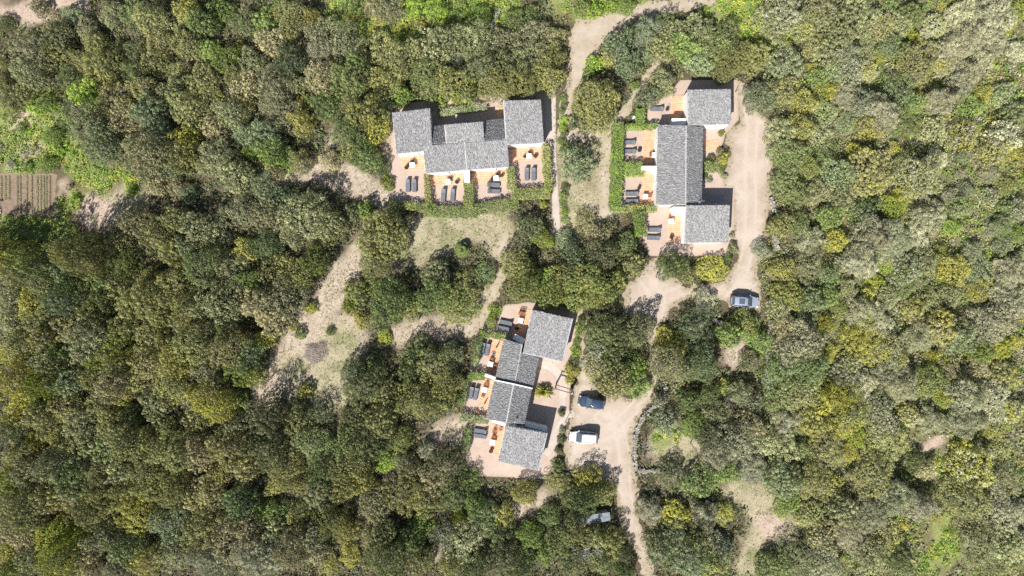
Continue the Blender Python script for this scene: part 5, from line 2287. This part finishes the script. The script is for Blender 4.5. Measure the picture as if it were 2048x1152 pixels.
def make_wire_chair(mat='frame', seat='wicker'):
    root = empty("chair", (0, 0, 0), 0, label="x", category="chair")
    MB().lathe((0, 0, .43), [(.23, 0), (.25, .02), (.22, .05)], 14).build("seat", M[seat], root)
    b = MB()
    for i in range(11):
        t = math.radians(-80 + 16 * i)
        x, y = .27 * math.sin(t), .27 * math.cos(t)
        b.tube((x * .85, y * .85, .45), (x * 1.15, y * 1.15, .80), .009, .009, 5)
    for i in range(10):
        t0, t1 = (math.radians(-80 + 16 * (i + q)) for q in (0, 1))
        b.tube((.31 * math.sin(t0), .31 * math.cos(t0), .80), (.31 * math.sin(t1), .31 * math.cos(t1), .80), .014, .014, 5)
    b.build("backrest", M[mat], root)
    for sx in (-1, 1):
        for sy in (-1, 1):
            MB().tube((sx * .15, sy * .15, .44), (sx * .22, sy * .22, 0), .014, .012, 5).build("leg", M[mat], root)
    return root


def make_wood_chair():
    root = empty("chair", (0, 0, 0), 0, label="x", category="chair")
    s = MB()
    for i in range(5):
        s.box((0, -.2 + .1 * i, .44), (.46, .085, .03))
    s.build("seat", M['wood'], root, kind="stuff")
    b = MB()
    for i in range(5):
        b.box((-.18 + .09 * i, .26, .66), (.05, .025, .40), 0, -.18)
    b.box((0, .30, .88), (.48, .035, .06), 0, -.18)
    b.build("backrest", M['wood'], root, kind="stuff")
    for sx in (-1, 1):
        for sy in (-1, 1):
            MB().box((sx * .21, sy * .22, .215), (.045, .045, .43)).build("leg", M['wood'], root)
        MB().box((sx * .24, .02, .64), (.05, .46, .03)).build("armrest", M['wood'], root)
    return root


def make_round():
    root = empty("side_table", (0, 0, 0), 0, label="x", category="side table")
    MB().lathe((0, 0, .40), [(.30, 0), (.32, .02), (.32, .05), (.29, .06)], 20).build("table_top", M['wicker'], root)
    MB().lathe((0, 0, 0), [(.22, 0), (.24, .04), (.13, .18), (.14, .30), (.26, .40)], 16).build("base", M['wicker'], root)
    return root


def make_parasol():
    root = empty("closed_parasol", (0, 0, 0), 0, label="x", category="parasol")
    MB().lathe((0, 0, 0), [(.30, 0), (.31, .05), (.25, .09), (.06, .12)], 18).build("base", M['galv'], root)
    MB().tube((0, 0, .1), (0, 0, 2.25), .025, .022, 8).build("pole", M['galv'], root)
    MB().lathe((0, 0, .95), [(.05, 0), (.13, .05), (.12, .5), (.08, 1.0), (.03, 1.25)], 10).build("canopy", M['beam'], root, smooth=True)
    return root


PROTO = {'lounger': make_lounger, 'table': make_table, 'wire': make_wire_chair, 'wood': make_wood_chair, 'round': make_round, 'parasol': make_parasol}
GRP = {'lounger': 'sun loungers on the patios', 'table': 'white tables on the terraces', 'wire': 'dark wire chairs on the terraces', 'wood': 'brown wooden chairs on the terraces',
       'round': 'round dark side tables', 'parasol': 'closed parasols'}
FIRST = {}


def put(kind, x, y, deg, label, z=.017):
    if kind not in FIRST:
        FIRST[kind] = o = PROTO[kind]()
    else:
        o = copy_tree(FIRST[kind])
    gx, gy = G(x, y, .4)
    o.location = (gx, gy, z)
    o.rotation_euler = (0, 0, math.radians(deg))
    o['label'] = label
    o['group'] = GRP[kind]


U = "of the long house"
D = "of the driveside house"
K = "of the tilted house"
TZ = .072
put('lounger', 816, 371, 0, "left of the two grey loungers on the far-left patio " + U)
put('lounger', 829, 371, 0, "right of the two grey loungers on the far-left patio " + U)
put('lounger', 887, 390, -4, "left of the two grey loungers on the second patio " + U)
put('lounger', 905.5, 390, -4, "right of the two grey loungers on the second patio " + U)
put('lounger', 987, 369, 88, "upper of the two sideways loungers on the third patio " + U)
put('lounger', 988, 382, 88, "lower of the two sideways loungers on the third patio " + U)
put('lounger', 1054, 348, 0, "left of the two grey loungers on the far-right patio " + U)
put('lounger', 1067.5, 348, 0, "right of the two grey loungers on the far-right patio " + U)
put('lounger', 1314, 217, -90, "single grey lounger on the topmost patio " + D)
put('lounger', 1258, 284, -90, "upper of the two loungers on the second patio " + D)
put('lounger', 1259, 302, -90, "lower of the two loungers on the second patio " + D)
put('lounger', 1264, 387, -90, "upper of the two loungers on the third patio " + D)
put('lounger', 1264, 402, -90, "lower of the two loungers on the third patio " + D)
put('lounger', 1309, 459, -90, "upper of the two shaded loungers on the lowest patio " + D)
put('lounger', 1307, 475, -92, "lower of the two shaded loungers on the lowest patio " + D)
put('lounger', 1012, 645, -102, "upper of the two loungers on the topmost patio " + K)
put('lounger', 1008, 657, -102, "lower of the two loungers on the topmost patio " + K)
put('lounger', 965, 697, -12, "left of the two loungers on the second patio " + K)
put('lounger', 975, 699, -12, "right of the two loungers on the second patio " + K)
put('lounger', 942, 785, -12, "left of the two loungers on the third patio " + K)
put('lounger', 952, 787, -12, "right of the two loungers on the third patio " + K)
put('lounger', 961, 862, -98, "upper of the two loungers on the lowest patio " + K)
put('lounger', 960, 872, -98, "lower of the two loungers on the lowest patio " + K)
for x, y, d, w in ((825, 331, 5, "far-left terrace " + U), (896, 364, 3, "second terrace " + U), (992, 357, 5, "third terrace " + U), (1058, 313, 5, "far-right terrace " + U),
                   (1308, 311, 0, "second terrace " + D), (1290, 394, 0, "third terrace " + D), (1341, 443, 0, "lowest terrace " + D),
                   (1041, 641, -12, "topmost terrace " + K), (981, 728, -12, "second terrace " + K), (969, 779, -12, "third terrace " + K), (985, 884, -12, "lowest terrace " + K)):
    put('table', x, y, d, "white square table on the " + w, TZ)
for x, y, d, w in ((826, 322, 20, "dark wire chair above the white table on the far-left terrace " + U), (819, 328, 80, "dark wire chair left of the white table on the far-left terrace " + U),
                   (996, 348, -10, "dark wire chair above the white table on the third terrace " + U), (1004, 351, -50, "dark wire chair right of the white table on the third terrace " + U),
                   (1060, 305, 0, "dark wire chair above the white table on the far-right terrace " + U), (1050, 313, 90, "dark wire chair left of the white table on the far-right terrace " + U),
                   (901, 358, -30, "dark wire chair beside the white table on the second terrace " + U),
                   (1334, 219, -60, "grey chair beside the single lounger on the topmost patio " + D), (1278, 376, -40, "grey chair above the loungers on the third patio " + D)):
    put('wire', x, y, d, w, TZ)
for x, y, d, w in ((1040, 627, -12, "left of the two brown wooden chairs on the topmost terrace " + K), (1046, 628, -12, "right of the two brown wooden chairs on the topmost terrace " + K),
                   (1041, 650, 168, "brown wooden chair below the table on the topmost terrace " + K),
                   (983, 719, -12, "brown wooden chair above the table on the second terrace " + K), (990, 733, -100, "brown wooden chair right of the table on the second terrace " + K),
                   (973, 768, -12, "brown wooden chair above the table on the third terrace " + K), (967, 789, 168, "brown wooden chair below the table on the third terrace " + K),
                   (988, 863, -12, "upper brown wooden chair on the lowest terrace " + K), (987, 874, -12, "brown wooden chair touching the table on the lowest terrace " + K),
                   (1001, 858, -60, "brown wooden chair by the house wall on the lowest terrace " + K),
                   (1302, 310, 90, "brown wooden chair left of the table on the second terrace " + D), (1290, 404, 180, "brown wooden chair below the table on the third terrace " + D),
                   (1298, 392, -90, "brown wooden chair right of the table on the third terrace " + D), (1341, 434, 0, "brown wooden chair above the table on the lowest terrace " + D)):
    put('wood', x, y, d, w, TZ)
for x, y, w in ((813, 335, "far-left terrace " + U), (914, 364, "second terrace " + U), (985, 358, "third terrace " + U), (1071, 312, "far-right terrace " + U),
                (1343, 474, "lowest terrace " + D), (1034, 656, "topmost terrace " + K), (982, 902, "lowest terrace " + K)):
    put('round', x, y, 0, "round dark side table on the " + w, TZ)
put('round', 1279, 300, 0, "round side table between loungers and terrace on the second patio " + D)
put('parasol', 987, 706, 0, "closed parasol on the second terrace " + K, TZ)
put('parasol', 963, 819, 0, "closed parasol on the third terrace " + K, TZ)


def white_bench(x, y, deg, label, L=.75):
    root = empty("bench", (*G(x, y, .3), 0), math.radians(deg), label=label, category="bench")
    MB().box((0, 0, .42), (L, .38, .07), bev=.02).build("seat", M['whitetop'], root)
    for s in (-1, 1):
        MB().box((s * L * .36, 0, .193), (.09, .32, .385)).build("leg", M['whitetop'], root)


white_bench(948, 430, 2, "left of the two small white benches below the hedge")
white_bench(966, 428, 6, "right of the two small white benches below the hedge")
white_bench(1307, 347, -35, "white bench standing askew on the third driveside terrace", 1.0)


def marker_post(x, y, h, label):
    root = empty("marker_post", (*G(x, y, h / 2), 0), 0, label=label, category="post")
    MB().box((0, 0, h / 2), (.28, .28, h), bev=.03).build("post", M['plaster'], root)
    MB().lathe((0, 0, h), [(.17, 0), (.19, .05), (.05, .14)], 12).build("cap", M['whitetop'], root)


marker_post(1267, 235, .9, "white post beside the square hedge block")
marker_post(1142, 784, 2.0, "white pillar at the end of the timber pergola")


def thin_post(x, y, h, label):
    root = empty("wooden_post", (*G(x, y), 0), 0, label=label, category="post", group="thin posts")
    MB().tube((0, 0, -.05), (0, 0, h), .045, .04, 8).build("shaft", M['beam'], root)
    MB().lathe((0, 0, h), [(.05, 0), (.055, .02), (.02, .05)], 8).build("cap", M['beam'], root)


thin_post(1470, 184, 1.1, "left thin post at the top end of the drive")
thin_post(1489, 183, 1.3, "right thin post at the top end of the drive")
thin_post(1131, 842, 1.4, "thin post in the bed between the two cars")


def pergola():
    p = V(1113, 774, 2.2); q = V(1143, 783, 2.2)
    d = (q - p); L = d.length; rz = math.atan2(d.y, d.x)
    root = empty("timber_pergola", (p.x, p.y, 0), rz, label="dark timber gateway over the curved path", category="pergola")
    for s in (-.28, .28):
        MB().box((L / 2, s, 2.15), (L + .3, .11, .14)).build("beam", M['beam'], root)
    for x in (0, L):
        for s in (-.28, .28):
            MB().box((x, s, 1.04), (.12, .12, 2.07)).build("post", M['beam'], root)
        MB().box((x, 0, 2.02), (.09, .44, .09)).build("crossbar", M['beam'], root)


pergola()


def antenna(x, y, zb, deg, label):
    gx, gy = G(x, y, zb + .7)
    root = empty("tv_antenna", (gx, gy, 0), math.radians(deg), label=label, category="antenna", group="roof antennas")
    MB().tube((0, 0, zb - .15), (0, 0, zb + 1.5), .025, .02, 8).build("mast", M['galv'], root)
    b = MB().tube((-.5, 0, zb + 1.4), (.6, 0, zb + 1.4), .018, .018, 6)
    for i in range(8):
        t = -.45 + i * .14
        b.tube((t, -.28 + .015 * i, zb + 1.41), (t, .28 - .015 * i, zb + 1.41), .01, .01, 5)
    b.build("array", M['galv'], root)
    MB().lathe((.05, .0, zb + .55), [(.02, 0), (.10, .02), (.17, .06)], 14).build("dish", M['galv'], root)


antenna(1399, 404, 2.7, 10, "television antenna on the driveside house roof")
antenna(1030, 845, 3.3, 60, "television antenna on the tilted house roof")


def shed():
    gx, gy = G(1186, 1038, 2.0)
    root = empty("metal_shed", (gx, gy, 0), math.radians(8), label="low metal-roofed shed half hidden under the trees", category="shed")
    MB().prism([(-2.4, -.55), (2.4, -.55), (2.4, .55), (-2.4, .55)], 0, [1.8, 1.8, 2.0, 2.0]).build("wall", M['cap'], root)
    for i in range(6):
        x0 = -2.6 + i * .87
        m = MB(); vs = []; n = 9
        for j in range(n):
            x = x0 + j * .86 / (n - 1); z = .03 if j % 2 else 0
            vs += [(x, -.7, 1.83 + z), (x, .7, 2.09 + z)]
        m.add(vs, [(2 * j, 2 * j + 2, 2 * j + 3, 2 * j + 1) for j in range(n - 1)])
        o = m.build("roof_panel", M['sheetmetal'], root)
        o.location.z = .004 * (i % 2)
    MB().box((0.6, -.575, .95), (.9, .04, 1.75)).build("door", M['beam'], root)


shed()


# ------------------------------------------------------------------ cars
def car(x, y, deg, L, W, Hh, paint, label, roof_rails=False, sunroof=False, wagon=True):
    """front points to local +x"""
    root = empty("parked_car", (*G(x, y, Hh * .5), .012), math.radians(deg), label=label, category="car", group="cars parked on the gravel")
    hl, hw = L / 2, W / 2

    def ring(x0, x1, w, z, n=36, e=4.2, nose=.0):
        out = []
        for i in range(n):
            t = 2 * math.pi * (i + .5) / n
            c, s = math.cos(t), math.sin(t)
            q = (3.3 if e < 6 else 4.5) if c > 0 else e
            X = math.copysign(abs(c) ** (2 / q), c); Y = math.copysign(abs(s) ** (2 / q), s)
            k = 1 - nose * max(0, X) ** 3
            out.append(((x0 + x1) / 2 + X * (x1 - x0) / 2, Y * w / 2 * k, z(X) if callable(z) else z))
        return out

    def loft(rings, cap_top=True, cap_bot=True):
        n = len(rings[0]); vs = [p for r in rings for p in r]
        fs = [(k * n + i, k * n + (i + 1) % n, (k + 1) * n + (i + 1) % n, (k + 1) * n + i) for k in range(len(rings) - 1) for i in range(n)]
        if cap_bot: fs.append(tuple(range(n - 1, -1, -1)))
        if cap_top: fs.append(tuple(range((len(rings) - 1) * n, len(rings) * n)))
        return MB().add(vs, fs)
    def soften(o):
        o.data.set_sharp_from_angle(angle=math.radians(38))
    belt = lambda X: .93 - .10 * max(0, X) ** 2
    hood = lambda X: .97 - .13 * max(0, X) ** 2
    loft([ring(-hl + .06, hl - .06, W * .93, .24, nose=.06), ring(-hl, hl, W, .40, nose=.06), ring(-hl + .01, hl - .02, W, .66, nose=.06),
          ring(-hl + .05, hl - .08, W * .97, belt, e=3.8, nose=.10), ring(-hl + .12, hl - .24, W * .88, hood, e=3.6, nose=.12)]).build("body", paint, root, smooth=True)
    soften(root.children[0])
    xb0, xb1 = -hl + (.10 if wagon else .35), hl - 1.18      # cabin foot
    xt0, xt1 = -hl + (.38 if wagon else .75), hl - 1.95      # cabin top
    wb, wt = W * .87, W * .70
    zb, zt = .93, Hh - .06
    loft([ring(xb0, xb1, wb, zb, e=7), ring(xt0, xt1, wt, zt, e=7), ring(xt0 + .14, xt1 - .16, wt - .20, Hh, e=4)], cap_bot=False).build("cabin", paint, root, smooth=True)

    for ch in root.children:
        soften(ch)

    def pane(name, q, off=.012, ins=.06):
        q = [Vector(p) for p in q]; c = sum(q, Vector()) / 4
        n = (q[1] - q[0]).cross(q[3] - q[0]).normalized()
        if n.dot(c - Vector((0, 0, .9))) < 0: n = -n
        q = [p + (c - p).normalized() * ins + n * off for p in q]
        m = MB().add([p for p in q] + [p - n * .02 for p in q], [(0, 1, 2, 3), (7, 6, 5, 4), (0, 4, 5, 1), (1, 5, 6, 2), (2, 6, 7, 3), (3, 7, 4, 0)])
        m.build(name, M['carglass'], root)
    yb, yt = wb / 2, wt / 2
    pane("windscreen", [(xb1, -yb * .94, zb), (xb1, yb * .94, zb), (xt1, yt * .94, zt), (xt1, -yt * .94, zt)])
    pane("rear_window", [(xb0, yb * .92, zb + .08), (xb0, -yb * .92, zb + .08), (xt0, -yt * .92, zt), (xt0, yt * .92, zt)])
    mid = (xb0 + xb1) / 2; midt = (xt0 + xt1) / 2 - .02
    for s in (-1, 1):
        pane("side_window", [(mid + .03, s * yb, zb), (xb1 - .18, s * yb, zb), (xt1 - .10, s * yt, zt), (midt + .03, s * yt, zt)])
        pane("side_window", [(xb0 + .25, s * yb, zb), (mid - .03, s * yb, zb), (midt - .03, s * yt, zt), (xt0 + .16, s * yt, zt)])
        m = MB().box((xb1 - .28, s * (hw + .07), .98), (.14, .20, .12), bev=.03)
        m.build("mirror", paint, root)
        MB().box((hl - .24, s * hw * .66, .69), (.22, .30, .13), s * -.62, bev=.04).build("headlight", M['lamp'], root)
        MB().box((-hl + .13, s * hw * .74, .80), (.14, .24, .18), s * .25, bev=.03).build("taillight", M['redlamp'], root)
        for xx in (hl - .86, -hl + .82):
            w = MB()
            w.tube((xx, s * (hw - .22), .33), (xx, s * (hw - .01), .33), .33, .33, 20)
            t = w.build("wheel", M['tyre'], root)
            MB().tube((xx, s * (hw - .03), .33), (xx, s * (hw + .003), .33), .21, .20, 16).build("rim", M['rim'], t)
        if roof_rails:
            MB().box(((xt0 + xt1) / 2, s * (yt - .06), Hh + .035), ((xt1 - xt0) * .82, .035, .03)).build("roof_rail", M['galv'], root)
        for k in range(2):
            xx = mid + (.40 if k == 0 else -.52)
            MB().box((xx, s * (hw + .005), .80), (.18, .03, .03)).build("door_handle", M['galv'], root)
    if sunroof:
        MB().box(((xt0 + xt1) / 2 + .1, 0, Hh + .004), (.85, .84, .02), bev=.006).build("sunroof", M['carglass'], root)
    MB().box((hl - .02, 0, .44), (.08, W * .66, .16), bev=.02).build("grille", M['plastic'], root)
    MB().box((-hl + .02, 0, .42), (.08, W * .72, .18), bev=.02).build("rear_bumper", M['plastic'], root)
    # shut lines of the bonnet
    MB().box((xb1 + .02, 0, .965), (.10, W * .74, .012)).build("cowl", M['plastic'], root)
    return root


car(1167, 875, 176, 4.45, 1.82, 1.58, M['carwhite'], "white estate car parked on the gravel yard", roof_rails=True)
car(1183, 805, 170, 4.05, 1.78, 1.52, M['carblue'], "dark blue car parked above the white one")
car(1490, 603, -4, 4.25, 1.80, 1.55, M['carsilver'], "silver grey car with a glass roof at the drive edge", sunroof=True)
